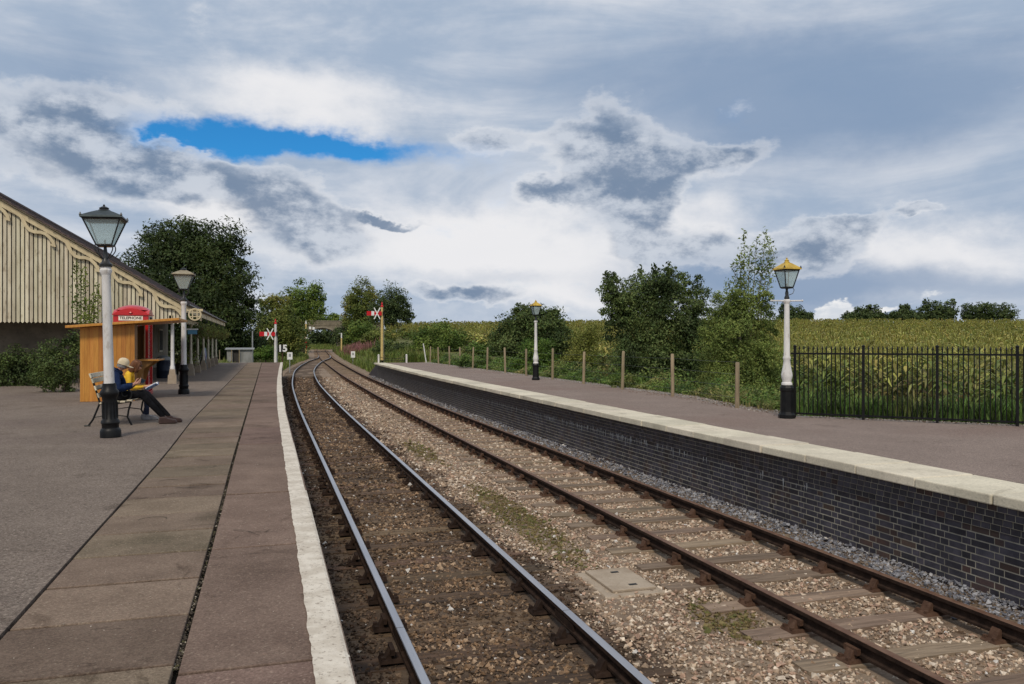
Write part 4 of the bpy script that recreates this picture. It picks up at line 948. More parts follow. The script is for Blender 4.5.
for s in (-1, 1):
    p_ = MB(); p_.box((0, s * .085, .022), (.22, .165, .010), tilt=('X', s * .28)); cvr = p_.build('cover', 'book_blue', bk)
    p_ = MB(); p_.box((0, s * .083, .034), (.205, .155, .008), tilt=('X', s * .28)); p_.build('pages', 'paper', bk)
bk.rotation_euler = (0, R(-30), 0)

# ================================================================== things under the canopy
bn = empty('litter_bin', (-4.15, 36, P), label='dark navy round bin with grey lid under the canopy', cat='bin')
MB().lathe([(.24, 0), (.27, .04), (.27, .30), (.285, .32), (.27, .34), (.275, .66), (.29, .70), (.27, .74)], 18).build('drum', 'bin_navy', bn, smooth=True)
MB().lathe([(.285, .745), (.29, .79), (.24, .88), (.10, .93), (.03, .94)], 18).build('lid', 'grey_metal', bn, smooth=True)
hs = empty('hanging_sign', (-2.95, 35.0, 2.72), label='small blue hanging sign with a white top edge under the canopy', cat='sign')
MB().box((0, 0, .10), (.36, .03, .17)).build('board', 'sign_blue', hs); MB().box((0, 0, .215), (.44, .05, .05)).build('top_edge', 'signal_white', hs)
sh_ = MB()
for s in (-1, 1): sh_.tube([(s * .14, 0, .24), (s * .14, 0, .47)], .006, 5)
sh_.build('hanger', 'wire', hs)

# ================================================================== fences and railing
fp_ = [(11.5, 58.5), (11.3, 54.5), (11.2, 50.5), (11.15, 47.3), (11.15, 44.2), (11.1, 40.9), (11.05, 37.35), (11.0, 33.9), (10.98, 30.4), (10.85, 26.75), (10.73, 23.2), (10.7, 19.86), (10.2, 15.9)]
wf = empty('wire_fence', (11, 36, P), label='timber post and wire fence along the back of the platform', cat='fence')
pm = [MB().lathe([(.052, -.05), (.05, .6), (.047, 1.17 + .02 * s), (.03, 1.19 + .02 * s)], 8).mesh('fence_post', 'wood_post', True) for s in range(3)]
for i, (x, y) in enumerate(fp_):
    link('fence_post', pm[i % 3], wf, (x - 11, y - 36, 0), (random.uniform(-.03, .03), random.uniform(-.03, .03), i), (1, 1, random.uniform(.95, 1.04) * (.92 if i == 12 else 1)))
for z in (.22, .48, .76, 1.04):
    mb = MB(); pts = []
    for (x0, y0), (x1, y1) in zip(fp_, fp_[1:]):
        for t in (0, .5): pts.append((x0 + (x1 - x0) * t + .05 - 11, y0 + (y1 - y0) * t - 36, z - .015 * (t > 0) + random.uniform(-.01, .01)))
    pts.append((fp_[-1][0] + .05 - 11, fp_[-1][1] - 36, z)); mb.tube(pts, .0035, 4); mb.build('wire', 'wire', wf)
mb = MB(); mb.tube([(0, 0, -.05), (-.22, .05, 1.12)], [.045, .04], 8); lpst = mb.build('leaning_post', 'post_white', label='leaning whitish post beyond the last fence post', cat='post'); lpst.location = (11.55, 60.3, float(gz(11.55, 60.3)) + .02); lpst.scale = (1, 1, 1.25)
ra, rb = Vector((10.03, 13.72, P)), Vector((16.4, 7.32, P)); rd = (rb - ra); RL = rd.length; rang = math.atan2(rd.y, rd.x)
ir = empty('iron_railing', ra, rang, label='black vertical-bar iron railing in front of the crop field', cat='railing')
bar = MB().lathe([(.0105, .05), (.0105, 1.35), (.019, 1.365), (.004, 1.42)], 6).mesh('bar', 'iron_black')
post = MB().box((0, 0, .70), (.05, .05, 1.40)).lathe([(.03, 1.40), (.035, 1.42), (.0, 1.45)], 8).mesh('railing_post', 'iron_black')
pos_ = [.08, 1.338, 2.596, 3.854, 5.112, 6.37, 7.628, 8.886]
for x in pos_: link('railing_post', post, ir, (x, 0, 0))
x = .17
while x < RL - .1:
    if min(abs(x - p_) for p_ in pos_) > .04: link('bar', bar, ir, (x, random.uniform(-.004, .004), random.uniform(-.006, .006)), (0, random.uniform(-.006, .006), 0))
    x += .0838
for z in (.075, 1.27): MB().box((RL / 2, 0, z), (RL, .012, .035)).build('rail', 'iron_black', ir)

# barrier across the far end of the brick-faced platform
pe = empty('platform_end_barrier', (7.55, 57.4, P), label='low white-posted barrier across the far end of the brick-faced platform', cat='barrier')
for x in (.0, 2.0):
    MB().box((x, 0, .27), (.11, .11, .54)).lathe([(.07, .54), (.075, .56), (.03, .62)], 8, (x, 0, 0)).build('post', 'post_white', pe)
for z, sag in ((.44, .16), (.2, .05)):
    MB().tube([(2.0 * k / 10, 0, z - sag * math.sin(math.pi * k / 10)) for k in range(11)], .018, 6).build('rail', 'iron_black', pe)

# ================================================================== signals and lineside signs
def at(px, Z):
    xc = (px - 512) / 800 * Z; return (xc * math.cos(YAW) + Z * math.sin(YAW), Z * math.cos(YAW) - xc * math.sin(YAW))
def hz_(py, Z): return 2.415 + (342 - py) / 800 * Z
def signal(px, Z, ytop, yarm, pm_, label, side=-1, band=None):
    x, y = at(px, Z); zb = float(gz(x, y)); zt = hz_(ytop, Z); za = hz_(yarm, Z)
    s = empty('semaphore_signal', (x, y, zb), label=label, cat='signal'); h = zt - zb; a = za - zb
    MB().lathe([(.14, -.15), (.12, h * .5), (.10, h)], 10).build('post', pm_, s, smooth=True)
    if band: MB().lathe([(.146, .0), (.135, band)], 10).build('black_base', 'iron_black', s, smooth=True)
    MB().lathe([(.10, h), (.16, h + .04), (.10, h + .10), (.05, h + .20), (.08, h + .27), (.01, h + .48)], 10).build('finial', 'signal_red', s, smooth=True)
    w_ = 1.38; arm = MB().prism([(side * .05, a - .18), (side * w_, a - .20), (side * w_, a + .20), (side * .05, a + .18)], -.20, -.17).build('signal_arm', 'signal_red', s)
    MB().prism([(side * (w_ * .52), a - .192), (side * (w_ * .70), a - .195), (side * (w_ * .70), a + .195), (side * (w_ * .52), a + .192)], -.206, -.201).build('white_band', 'signal_white', arm)
    c = MB()
    for d in (-1, 1): c.box((side * w_ * .34, -.225 - .012 * d, a), (.09, .02, 1.15), tilt=('Y', d * .48))
    c.build('white_cross', 'signal_white', arm)
    MB().box((.12, -.10, a + .02), (.16, .16, .34)).build('signal_lamp', 'iron_black', s)
    MB().lathe([(.02, .3), (.02, a)], 5, (.17, .05, 0)).build('operating_rod', 'grey_metal', s)
    return s
signal(275.5, 72, 324, 334, 'post_white', 'white-posted red signal arm crossed with a white X, past the canopy platform', band=.0)
signal(382, 72, 307, 313.5, 'signal_yellow', 'tall cream-posted red signal arm crossed with a white X, past the brick-faced platform', band=.9)
x, y = at(306, 132); zb = float(gz(x, y))
bs = empty('bracket_signal', (x, y, zb), label='far rusty-red bracket signal with small white arms near the bridge', cat='signal'); h = hz_(324, 132) - zb
MB().lathe([(.16, -.2), (.13, h)], 8).build('post', 'signal_yellow', bs); MB().lathe([(.17, .8), (.16, 2.6)], 8).build('red_section', 'signal_red', bs)
MB().lathe([(.14, h), (.18, h + .06), (.02, h + .6)], 8).build('finial', 'post_white', bs)
MB().box((.1, 0, h - 1.0), (2.4, .12, .12)).build('crossbar', 'iron_black', bs)
for dx, dz in ((-.95, -.8), (-.35, -.95), (.65, -.65), (1.2, -.72)): MB().box((dx, -.1, h + dz), (.34, .06, .42)).build('white_arm', 'signal_white', bs)
MB().box((.1, -.15, h - 2.3), (.3, .2, .4)).build('signal_lamp', 'signal_white', bs)
x, y = at(341.5, 128); zb = float(gz(x, y)); yp_ = empty('lineside_post', (x, y, zb), label='thin ochre lineside post with a white top and small arm', cat='post'); h = hz_(333, 128) - zb
MB().lathe([(.13, -.2), (.11, h - .8)], 8).build('shaft', 'signal_yellow', yp_); MB().lathe([(.11, h - .8), (.09, h)], 8).build('white_top', 'signal_white', yp_); MB().box((-.2, 0, h - .06), (.5, .08, .10)).build('arm', 'grey_metal', yp_)
x, y = at(282.5, 69); zb = float(gz(x, y)); ssn = empty('speed_sign', (x, y, zb), label='speed restriction sign with white numerals 15 on a brown post', cat='sign')
MB().lathe([(.045, -.1), (.045, hz_(344.3, 69) - zb - .02)], 6).build('post', 'rust', ssn)
MB().box((0, -.06, hz_(348.5, 69) - zb), (.70, .03, .62)).build('board', 'iron_black', ssn)
link('numerals', text_mesh('15', .80, 'signal_white', .03, .01), ssn, (0, -.09, hz_(348.6, 69) - zb), (R(90), 0, 0))
for px, Z, yt, yb, lb in ((289.8, 66, 352.3, 359.5, 'small white lineside board among the grass beside the shiny rails'), (353, 84, 351.3, 357.6, 'small white lineside board in the bright verge beside the rusty rails')):
    x, y = at(px, Z); zb = float(gz(x, y)); z0, z1 = hz_(yb, Z) - zb, hz_(yt, Z) - zb
    b = empty('lineside_board', (x, y, zb), label=lb, cat='sign')
    MB().box((0, 0, (z0 + z1) / 2), (.42, .04, z1 - z0)).build('board', 'signal_white', b); MB().box((0, -.026, (z0 + z1) / 2 + .06), (.17, .01, .24)).build('symbol', 'grey_metal', b)
    MB().lathe([(.04, -.1), (.04, z1)], 6, (0, .05, 0)).build('post', 'grey_metal', b)
x, y = at(252.5, 70); zb = float(gz(x, y)); gp = MB().lathe([(.07, -.1), (.055, hz_(331, 70) - zb)], 8).build('pole', 'grey_metal', label='plain grey pole beside the little hut', cat='pole', smooth=True); gp.location = (x, y, zb)
# hut beyond the platform end
x, y = at(240, 67); zb = float(gz(x, y)); hu = empty('lineside_hut', (x, y, zb), label='small grey lean-to hut with open dark doorway beyond the platform end', cat='hut')
ht = hz_(347.5, 67) - zb
MB().prism([(-1.0, 0), (-.55, 0), (-.55, ht - .18), (-1.0, ht - .18)], -.8, -.74).build('front_wall', 'hut_grey', hu); MB().prism([(-.05, 0), (1.0, 0), (1.0, ht - .18), (-.05, ht - .18)], -.8, -.74).build('front_wall', 'hut_grey', hu)
MB().b2(-1, 1, .74, .8, 0, ht - .18).b2(-1, -.95, -.74, .74, 0, ht - .18).b2(.95, 1, -.74, .74, 0, ht - .18).build('wall', 'hut_grey', hu)
MB().box((0, 0, ht - .10), (2.3, 1.9, .05), tilt=('X', .06)).build('roof', 'grey_metal', hu); MB().b2(-.54, -.06, -.72, -.70, 0, ht - .3).build('doorway', 'interior_dark', hu)
for dx in (-1.55, -.62, -.02): MB().lathe([(.04, 0), (.035, ht - .2)], 6, (dx, -1.0, 0)).build('stake', 'wood_post', hu)

# ================================================================== foliage
def leaves_mesh(name, C, L, N, matn, seed=0, wr=.5, droop=0.):
    rng = np.random.default_rng(seed); n = len(C)
    t = rng.normal(size=(n, 3)); t -= N * (t * N).sum(1, keepdims=True); t[:, 2] -= droop; t /= np.linalg.norm(t, axis=1, keepdims=True) + 1e-9
    b = np.cross(N, t); b /= np.linalg.norm(b, axis=1, keepdims=True) + 1e-9
    l = L[:, None] * .5; V = np.stack([C - t * l, C + b * l * wr + N * l * .15, C + t * l, C - b * l * wr + N * l * .15], 1).reshape(-1, 3)
    return np_mesh(name, V, np.arange(n * 4).reshape(n, 4), matn)
def crown_pts(blobs, n, rng, clump=.30, per=16, inner=.15, spread=.42):
    clump *= 1.55; per = int(per * 2.2); inner = max(inner, .22)
    B = np.array(blobs); w_ = (B[:, 3] * B[:, 4] * B[:, 5]) ** .62; w_ /= w_.sum()
    cl = []
    for k in range(len(B)):
        m = max(4, int(per * len(B) * w_[k])); d = rng.normal(size=(m, 3)); d /= np.linalg.norm(d, axis=1, keepdims=True)
        r_ = rng.uniform(.12, 1.0, (m, 1)) ** .5; cl.append(np.concatenate([B[k, :3] + d * r_ * B[k, 3:], np.full((m, 1), clump * B[k, 3:].min() * 1.0) * rng.uniform(.6, 1.35, (m, 1)), d], 1))
    cl = np.concatenate(cl); ci = rng.integers(0, len(cl), n)
    o = rng.normal(size=(n, 3)); o /= np.linalg.norm(o, axis=1, keepdims=True); o *= (rng.random((n, 1)) ** spread) * cl[ci, 3:4]; o[:, 2] *= .75
    C = cl[ci, :3] + o
    q = rng.random(n) < inner; kb = rng.choice(len(B), n, p=w_); dd = rng.normal(size=(n, 3)); dd /= np.linalg.norm(dd, axis=1, keepdims=True)
    C[q] = (B[kb, :3] + dd * B[kb, 3:] * rng.random((n, 1)) ** .5 * .95)[q]
    N = cl[ci, 4:7] * .5 + o / (cl[ci, 3:4] + 1e-6) * .5 + rng.normal(size=(n, 3)) * .55 + np.array([0, 0, .35]); N /= np.linalg.norm(N, axis=1, keepdims=True)
    return C, N, cl
TREES = {}
def tree(name, label, cat, Z, blobs, n, leaf, matn, base, seed, group=None, depth=.85, trunk=.25, wr=.5, droop=0., shoots=(), clump=.30, per=16, inner=.15, fruit=None, trunkmat='bark', groundfill=True):
    rng = np.random.default_rng(seed); bx, by = at(base, Z); bz = float(gz(bx, by)); cx_, sx_ = math.cos(YAW), math.sin(YAW); W_ = []
    for b in blobs:
        px, py, rx, ry = b[:4]; dz = b[4] if len(b) > 4 else 0
        X, Y = at(px, Z + dz); z = hz_(py, Z + dz); k = Z / 800
        rr_ = rx * k; W_.append((X - bx, Y - by, z - bz, rr_, rr_ * depth, ry * k))
    root = empty(name, (bx, by, bz), label=label, cat=cat, group=group)
    C, N, cl = crown_pts(W_, n, rng, clump, per, inner)
    L = leaf * rng.uniform(.6, 1.35, len(C))
    tm_ = MB(); top = max(b[2] for b in W_); H_ = top
    sway = [(0, 0, -.15), (rng.normal(0, .03) * H_, rng.normal(0, .03) * H_, H_ * .35), (rng.normal(0, .05) * H_, rng.normal(0, .05) * H_, H_ * .7), (W_[0][0] * .4, W_[0][1] * .4, H_ * 1.0)]
    tm_.tube(sway, [trunk, trunk * .8, trunk * .5, trunk * .15], 7)
    for b in W_:
        p0 = Vector(sway[1]).lerp(Vector(sway[2]), rng.random()); p1 = Vector(b[:3]); md = p0.lerp(p1, .5) + Vector((0, 0, .06 * H_)); tm_.tube([p0, md, p1], [trunk * .4, trunk * .25, trunk * .08], 5)
    for k in rng.choice(len(cl), min(24, len(cl)), False):
        j = int(np.argmin([sum((cl[k, i] - b[i]) ** 2 for i in range(3)) for b in W_])); tm_.tube([W_[j][:3], cl[k, :3]], [trunk * .12, trunk * .03], 4)
    for (px, py, lx) in shoots:          # tall thin leafy shoots
        X, Y = at(px, Z); tp = Vector((X - bx, Y - by, hz_(py, Z) - bz)); p0 = Vector((tp.x * .55 + lx * .3, tp.y * .5, H_ * .55)); md = p0.lerp(tp, .5) + Vector((lx * .1, 0, .05))
        tm_.tube([p0, md, tp], [.02, .012, .004], 5)
        m = 200; t = rng.random(m) ** .7; pp_ = np.array([tuple(p0.lerp(md, q * 2) if q < .5 else md.lerp(tp, q * 2 - 1)) for q in t]) + rng.normal(0, .15, (m, 3)) * (1.15 - t[:, None] * .75)
        nn = rng.normal(size=(m, 3)); nn /= np.linalg.norm(nn, axis=1, keepdims=True); C = np.concatenate([C, pp_]); N = np.concatenate([N, nn]); L = np.concatenate([L, leaf * rng.uniform(1.1, 1.9, m)])
    tm_.build('trunk', trunkmat, root)
    link('crown', leaves_mesh('crown', C, L, N, matn, seed, wr, droop), root)
    if fruit:
        k = rng.choice(len(C), fruit[0]); st_ = MB()
        link(fruit[1], leaves_mesh(fruit[1], C[k] + N[k] * leaf * .6, leaf * 1.1 * np.ones(len(k)), N[k], fruit[2], seed + 1, 1.0), root)
    return root
tree('yew_tree', 'huge dark dense tree rising behind the station canopy', 'tree', 76, [(190, 300, 66, 70), (190, 285, 52, 52), (152, 280, 34, 44), (200, 246, 42, 30), (228, 292, 30, 46), (172, 244, 36, 26), (138, 312, 28, 38), (240, 322, 20, 36), (195, 335, 58, 32), (222, 256, 24, 22), (232, 345, 26, 22)], 72000, .36, 'leaf_dark', 190, 1, depth=.8, trunk=.55, clump=.26, per=26, wr=.38)
tree('broadleaf_tree', 'mid-green tall tree standing left of the stone bridge', 'tree', 135, [(306, 303, 19, 24), (292, 306, 18, 20), (317, 298, 9, 18), (292, 326, 17, 16), (313, 306, 12, 13)], 15000, .36, 'leaf_mid', 303, 2, trunk=.35)
tree('broadleaf_tree', 'paler green rounded tree behind the white-posted signal', 'tree', 100, [(279, 322, 20, 24), (266, 330, 18, 20), (291, 334, 17, 16), (270, 303, 12, 12), (283, 345, 22, 14)], 15000, .30, 'leaf_olive', 279, 3, trunk=.3)
tree('broadleaf_tree', 'upright olive-green tree behind the tall cream-posted signal', 'tree', 155, [(360, 297, 15, 19), (353, 312, 11, 24), (372, 306, 12, 20), (362, 322, 18, 18)], 14000, .40, 'leaf_olive', 362, 4, trunk=.4)
tree('broadleaf_tree', 'dark spreading tree right of the tall cream-posted signal', 'tree', 145, [(393, 302, 17, 18), (402, 310, 12, 13), (384, 314, 18, 14), (408, 318, 6, 8)], 12000, .36, 'leaf_black', 392, 5, trunk=.4)
for i, (px, Z, bl, m, lb) in enumerate([
        (342, 190, [(344, 333, 11, 13), (352, 328, 10, 12)], 'leaf_black', 'dark shrub half covering the end of the stone bridge'),
        (325, 262, [(322, 318, 16, 6), (338, 322, 12, 8), (306, 320, 12, 9)], 'leaf_mid', 'low distant wood beyond the stone bridge'),
        (294, 165, [(295, 339, 9, 10), (288, 333, 12, 13)], 'leaf_black', 'dark shrub in front of the stone bridge abutment'),
        (324, 252, [(314, 340, 11, 10), (331, 339, 12, 10), (322, 337, 10, 9)], 'leaf_dark', 'greenery seen through the bridge arch'),
        (362, 130, [(362, 331, 15, 11), (350, 340, 9, 9)], 'leaf_mid', 'light green shrub on the bank below the upright olive tree'),
        (381, 108, [(382, 337, 15, 9), (370, 340, 9, 9)], 'leaf_olive', 'yellowish shrub behind the tall cream-posted signal'),
        (400, 82, [(402, 351, 15, 9), (386, 350, 12, 10), (418, 349, 9, 10)], 'leaf_black', 'dark rounded shrub behind the platform end barrier'),
        (438, 74, [(440, 337, 22, 17), (424, 343, 16, 14), (456, 342, 16, 15), (436, 350, 26, 12)], 'leaf_mid', 'domed green bush beyond the far fence posts'),
        (478, 66, [(476, 353, 18, 10), (494, 352, 14, 11)], 'leaf_bramble', 'low scrubby bush behind the far fence posts'),
        (296, 108, [(297, 344, 12, 11), (287, 347, 10, 10)], 'leaf_bush', 'rounded shrub behind the 15 speed sign'),
        (266, 74, [(266, 353, 9, 8), (260, 355, 8, 6)], 'leaf_bright', 'bright green bush beside the white-posted signal'),
        (240, 82, [(222, 350, 14, 14), (244, 350, 14, 13), (258, 347, 11, 14)], 'leaf_black', 'dark hedge bush behind the little grey hut'),
        (410, 118, [(408, 333, 20, 5), (430, 331, 18, 5), (384, 334, 12, 6)], 'leaf_olive', 'low rough hedge on the field bank beyond the dark shrub')]):
    k = Z / 800.0; vol = sum(b[2] * b[3] for b in bl)
    tree('shrub', lb, 'shrub', Z, bl, int(min(11000, max(3500, vol * 14))), max(.10, k * 2.2), m, px, 40 + i, trunk=.08, depth=.9)
tree('hawthorn_tree', 'dark spreading hawthorn behind the far right-hand platform lamp', 'tree', 48, [(534, 327, 32, 20), (508, 340, 22, 22), (556, 335, 18, 17), (536, 345, 36, 22), (524, 312, 16, 8), (548, 316, 15, 8)], 30000, .155, 'leaf_bush', 534, 60, trunk=.16, clump=.3, per=24)
tree('shrub', 'bright green leafy shrub in front of the dark hawthorn', 'shrub', 40, [(537, 354, 17, 19), (524, 368, 13, 12), (548, 366, 13, 14)], 9000, .11, 'leaf_bright', 538, 61, trunk=.06)
tree('shrub', 'yellow-green willowy shrub between the hawthorn and the big drooping bush', 'shrub', 38, [(582, 350, 15, 20), (592, 335, 9, 12), (572, 366, 15, 13)], 7000, .10, 'leaf_yellowgreen', 583, 62, trunk=.05, clump=.5, inner=.4)
tree('bramble', 'tangled bramble thicket behind the middle fence posts', 'bramble', 34, [(574, 374, 20, 12), (596, 379, 18, 12), (614, 375, 12, 15), (556, 375, 12, 10)], 10000, .085, 'leaf_bramble', 585, 63, trunk=.03, depth=.5)
tree('bramble', 'low bramble and ivy tangle behind the lamp-side fence', 'bramble', 46, [(500, 365, 12, 9), (484, 363, 10, 8), (515, 368, 10, 9), (465, 361, 10, 7)], 6000, .10, 'leaf_bramble', 495, 66, trunk=.03)
tree('large_bush', 'big dark drooping bush beside the pale willow, overhanging the wire fence', 'bush', 29, [(642, 300, 30, 28), (664, 325, 36, 44), (622, 322, 22, 34), (694, 338, 24, 50), (640, 358, 38, 32), (612, 292, 15, 20), (672, 370, 44, 26), (668, 284, 22, 18), (694, 300, 16, 26)], 64000, .095, 'leaf_bush', 655, 64, trunk=.10, depth=.7, clump=.27, per=30, droop=.6, shoots=((640, 268, 0), (668, 262, .05), (655, 265, 0), (605, 282, -.2)))
tree('willow', 'pale green willow with tall sparse shoots rising beside the yellow-topped lamp', 'tree', 24.5, [(736, 338, 30, 42), (758, 366, 28, 34), (716, 352, 20, 40), (742, 304, 18, 22), (766, 325, 12, 44), (730, 385, 40, 20), (722, 310, 14, 20), (768, 390, 18, 16)], 52000, .084, 'leaf_willow', 742, 65, trunk=.07, depth=.7, clump=.33, per=26, wr=.34, shoots=((744, 232, .1), (766, 230, 0), (757, 236, 0), (734, 262, .2), (774, 252, -.1), (750, 246, 0), (728, 280, .1), (762, 262, 0), (740, 252, 0), (770, 240, 0)), trunkmat='stem_pale', inner=.25)
tree('bramble', 'bramble thicket at the foot of the big drooping bush', 'bramble', 26.5, [(640, 386, 24, 12), (676, 390, 24, 12), (706, 394, 18, 12), (622, 381, 14, 10)], 10000, .066, 'leaf_bramble', 668, 67, trunk=.03, depth=.5)
tree('shrub', 'leafy shrub left of the orange kiosk', 'shrub', 24, [(66, 372, 14, 28), (72, 345, 10, 16), (50, 365, 18, 30)], 7000, .08, 'leaf_bush', 62, 68, trunk=.04)
tree('climbing_plant', 'thin twiggy climber against the gable boards left of the kiosk', 'plant', 26.6, [(80, 306, 9, 14), (86, 318, 8, 8)], 330, .07, 'leaf_mid', 80, 69, trunk=.015, inner=.8, shoots=((84, 268, .1), (97, 285, .1), (76, 262, 0), (92, 300, .2)))
tree('shrub', 'wide dark shrub against the grey wall under the gable', 'shrub', 27.5, [(22, 368, 24, 22), (2, 372, 18, 20), (40, 378, 14, 14)], 7000, .09, 'leaf_bush', 20, 70, trunk=.04)
# hedgerow trees on the skyline
for i, (px, bl) in enumerate([(862, [(862, 311, 9, 6), (850, 314, 8, 4), (874, 310, 7, 7), (882, 314, 6, 4), (868, 308, 4, 5)]), (904, [(905, 309, 7, 7), (896, 313, 7, 4), (911, 313, 5, 5), (901, 306, 3, 4)]), (936, [(930, 306, 8, 8), (940, 308, 7, 10), (950, 306, 7, 9), (920, 311, 7, 5), (926, 302, 4, 5), (946, 312, 12, 6)]), (985, [(980, 308, 18, 9), (1004, 310, 14, 8)]), (796, [(796, 311, 10, 6), (786, 309, 8, 8), (806, 314, 7, 4)])]):
    bl = [(x_, y_ + 3, rx_, ry_ + 1.5) for x_, y_, rx_, ry_ in bl] + [(bl[0][0], 317, 14, 5), (bl[0][0] + 10, 317, 9, 4), (bl[0][0] - 11, 317, 9, 4)]
    tree('hedgerow_tree', ['low spreading dark tree on the skyline above the field, under the white cloud', 'small round dark tree between the two wider skyline trees', 'tallest wide dark tree on the skyline above the railing', 'dark skyline tree beyond the tallest wide one', 'small dark skyline tree beside the yellow-topped lamp'][i], 'tree', 195, bl, 6500, .55, 'leaf_black', px, 80 + i, trunk=.25)

# ================================================================== crop field
def maize(name, X, Y, proto, seed, s0=.86, s1=1.08):
    rng = np.random.default_rng(seed); PV, PF, PM = proto; n = len(X); a = rng.uniform(0, 2 * np.pi, n); s = rng.uniform(s0, s1, n)
    c, q = np.cos(a) * s, np.sin(a) * s; V = np.empty((n, len(PV), 3)); V[:, :, 0] = PV[None, :, 0] * c[:, None] - PV[None, :, 1] * q[:, None] + X[:, None]; V[:, :, 1] = PV[None, :, 0] * q[:, None] + PV[None, :, 1] * c[:, None] + Y[:, None]
    V[:, :, 2] = PV[None, :, 2] * s[:, None] + gz(X, Y)[:, None] - .02
    F = (np.arange(n)[:, None, None] * len(PV) + PF[None]).reshape(-1, 4)
    return V.reshape(-1, 3), F, np.tile(PM, n)
def proto(nl, seg, tass, h=1.9, seed=0, lw=.045, topf=.8, zl=.12, tw=1.):
    rng = np.random.default_rng(seed); V = []; F = []; M = []
    def quad_strip(pts, wd, m):
        o = len(V)
        for p, wv in zip(pts, wd): V.extend([p - wv, p + wv])
        for i in range(len(pts) - 1): F.append((o + 2 * i, o + 2 * i + 1, o + 2 * i + 3, o + 2 * i + 2)); M.append(m)
    for ax in ((1, 0, 0), (0, 1, 0)): quad_strip([np.array((0, 0, 0.)), np.array((0, 0, h))], [np.array(ax) * .014, np.array(ax) * .008], 0)
    for k in range(nl):
        a = k * math.pi + rng.normal(0, .5); z0 = h * (zl + (.92 - zl) * k / nl) + rng.normal(0, .06); d = np.array((math.cos(a), math.sin(a), 0)); sd_ = np.array((-d[1], d[0], 0)); L = rng.uniform(.45, .75)
        pts = [np.array((0, 0, z0)) + d * L * t + np.array((0, 0, L * (1.0 * t - 1.15 * t * t))) for t in np.linspace(0, 1, seg + 1)]
        quad_strip(pts, [sd_ * lw * w_ for w_ in np.interp(np.linspace(0, 1, seg + 1), [0, .4, 1], [.6, 1, .08])], 1 if (k >= nl * topf) else 0)
    for k in range(tass):
        a = 2 * math.pi * k / tass; d = np.array((math.cos(a), math.sin(a), 0)); sd_ = np.array((-d[1], d[0], 0)); quad_strip([np.array((0, 0, h * .95)), np.array((0, 0, h * 1.0)) + d * .06 + np.array((0, 0, .09)), np.array((0, 0, h)) + d * .15 + np.array((0, 0, .13))], [sd_ * .012 * tw, sd_ * .014 * tw, sd_ * .004 * tw], 1)
    return np.array(V), np.array(F), np.array(M)
def fillf(r0, r1, dens, seed):
    rng = np.random.default_rng(seed); n = int(.5 * (r1 * r1 - r0 * r0) * R(48) * dens); r_ = np.sqrt(rng.uniform(r0 * r0, r1 * r1, n)); a = rng.uniform(R(8), R(56), n)
    X, Y = r_ * np.sin(a), r_ * np.cos(a); k = (qback(X, Y) > 2.6) & ((Y < 14) | (X > 15.5 + .03 * Y)) & ((.485 * X + .875 * Y) < 172); return X[k], Y[k]
parts = []
for r0, r1, dens, pr in ((14, 24, 5.0, (12, 3, 4, 1.85, 1, .055, 1.1)), (24, 44, 4.0, (9, 2, 4, 1.8, 2, .065, .7)), (44, 85, 2.0, (8, 2, 4, 1.8, 3, .10, .4, .3, 2.)), (85, 190, 1.0, (7, 1, 3, 1.8, 4, .24, .15, .55, 4.))):
    for v_ in range(3):
        X, Y = fillf(r0, r1, dens / 3, int(r0) + v_); args = list(pr); args[4] += 10 * v_; args[3] *= (1, .93, 1.06)[v_]; p_ = proto(*args)
        if r0 >= 44: p_ = (p_[0] * np.array([1.35, 1.35, 1]), p_[1], p_[2])
        gap = np.sin(X * .9 + 1.7 * np.sin(Y * .31)) * np.sin(Y * .8 + 1.1) > .86
        parts.append(maize('m', X[~gap], Y[~gap], p_, int(r1) + v_))
V = []; F = []; M = []; o = 0
for v, f, m in parts: V.append(v); F.append(f + o); M.append(m); o += len(v)
np_obj('maize_crop', np.concatenate(V), np.concatenate(F), ['maize_leaf', 'maize_top'], np.concatenate(M), kind='stuff', label='field of tall maize with yellowish tassels')
# soil sheet of the field
# ================================================================== verges, weeds, flowers
rng = np.random.default_rng(90)
def band(n, y0, y1, f0, f1, h0, h1, wid, matn, name, lb, seed, pw=1.6):
    y = y0 + (y1 - y0) * rng.random(n) ** pw; t = rng.random(n); x = f0(y) + (f1(y) - f0(y)) * t; z = gz(x, y) - .02
    blades(name, x, y, z, rng.uniform(h0, h1, n) * (1 + .3 * np.sin(x * 2.1) * np.sin(y * .9)), matn, wid, .7, seed, kind='stuff', label=lb)
band(11000, 61.8, 150, lambda y: cxR(y) + 2.0, lambda y: cxR(y) + 7.5, .25, .8, .035, 'grass', 'verge_grass', 'long bright grass on the bank right of the rusty track', 5)
band(8000, 62, 130, lambda y: np.minimum(cxL(np.minimum(y, 106)), cxR(y)) - 6.5, lambda y: np.minimum(cxL(np.minimum(y, 106)), cxR(y)) - 1.9, .2, .7, .035, 'grass', 'verge_grass', 'rough grass beyond the end of the white-edged platform', 6)
band(4000, 165, 250, lambda y: cxR(np.minimum(y, 239)) - 7, lambda y: cxR(np.minimum(y, 239)) + 7, .2, .6, .08, 'grass', 'verge_grass', 'overgrown trackbed grass under the stone bridge', 7, 1.0)
band(2600, 15, 58, lambda y: 11.25 + 0 * y - .9 * ss(20, 15.5, y), lambda y: 13.0 + 0 * y, .10, .35, .012, 'grass', 'fence_weeds', 'weeds and grass along the foot of the wire fence', 8)
n = 26000; y = 15.2 + 43 * rng.random(n) ** 1.4; x = np.interp(y, [15, 16.2, 20, 58], [10.55, 10.7, 11.35, 11.5]) + rng.exponential(.55, n); lump = .5 + .5 * np.sin(x * 3.1 + 1.3 * np.sin(y * 1.1)) * np.sin(y * 1.9)
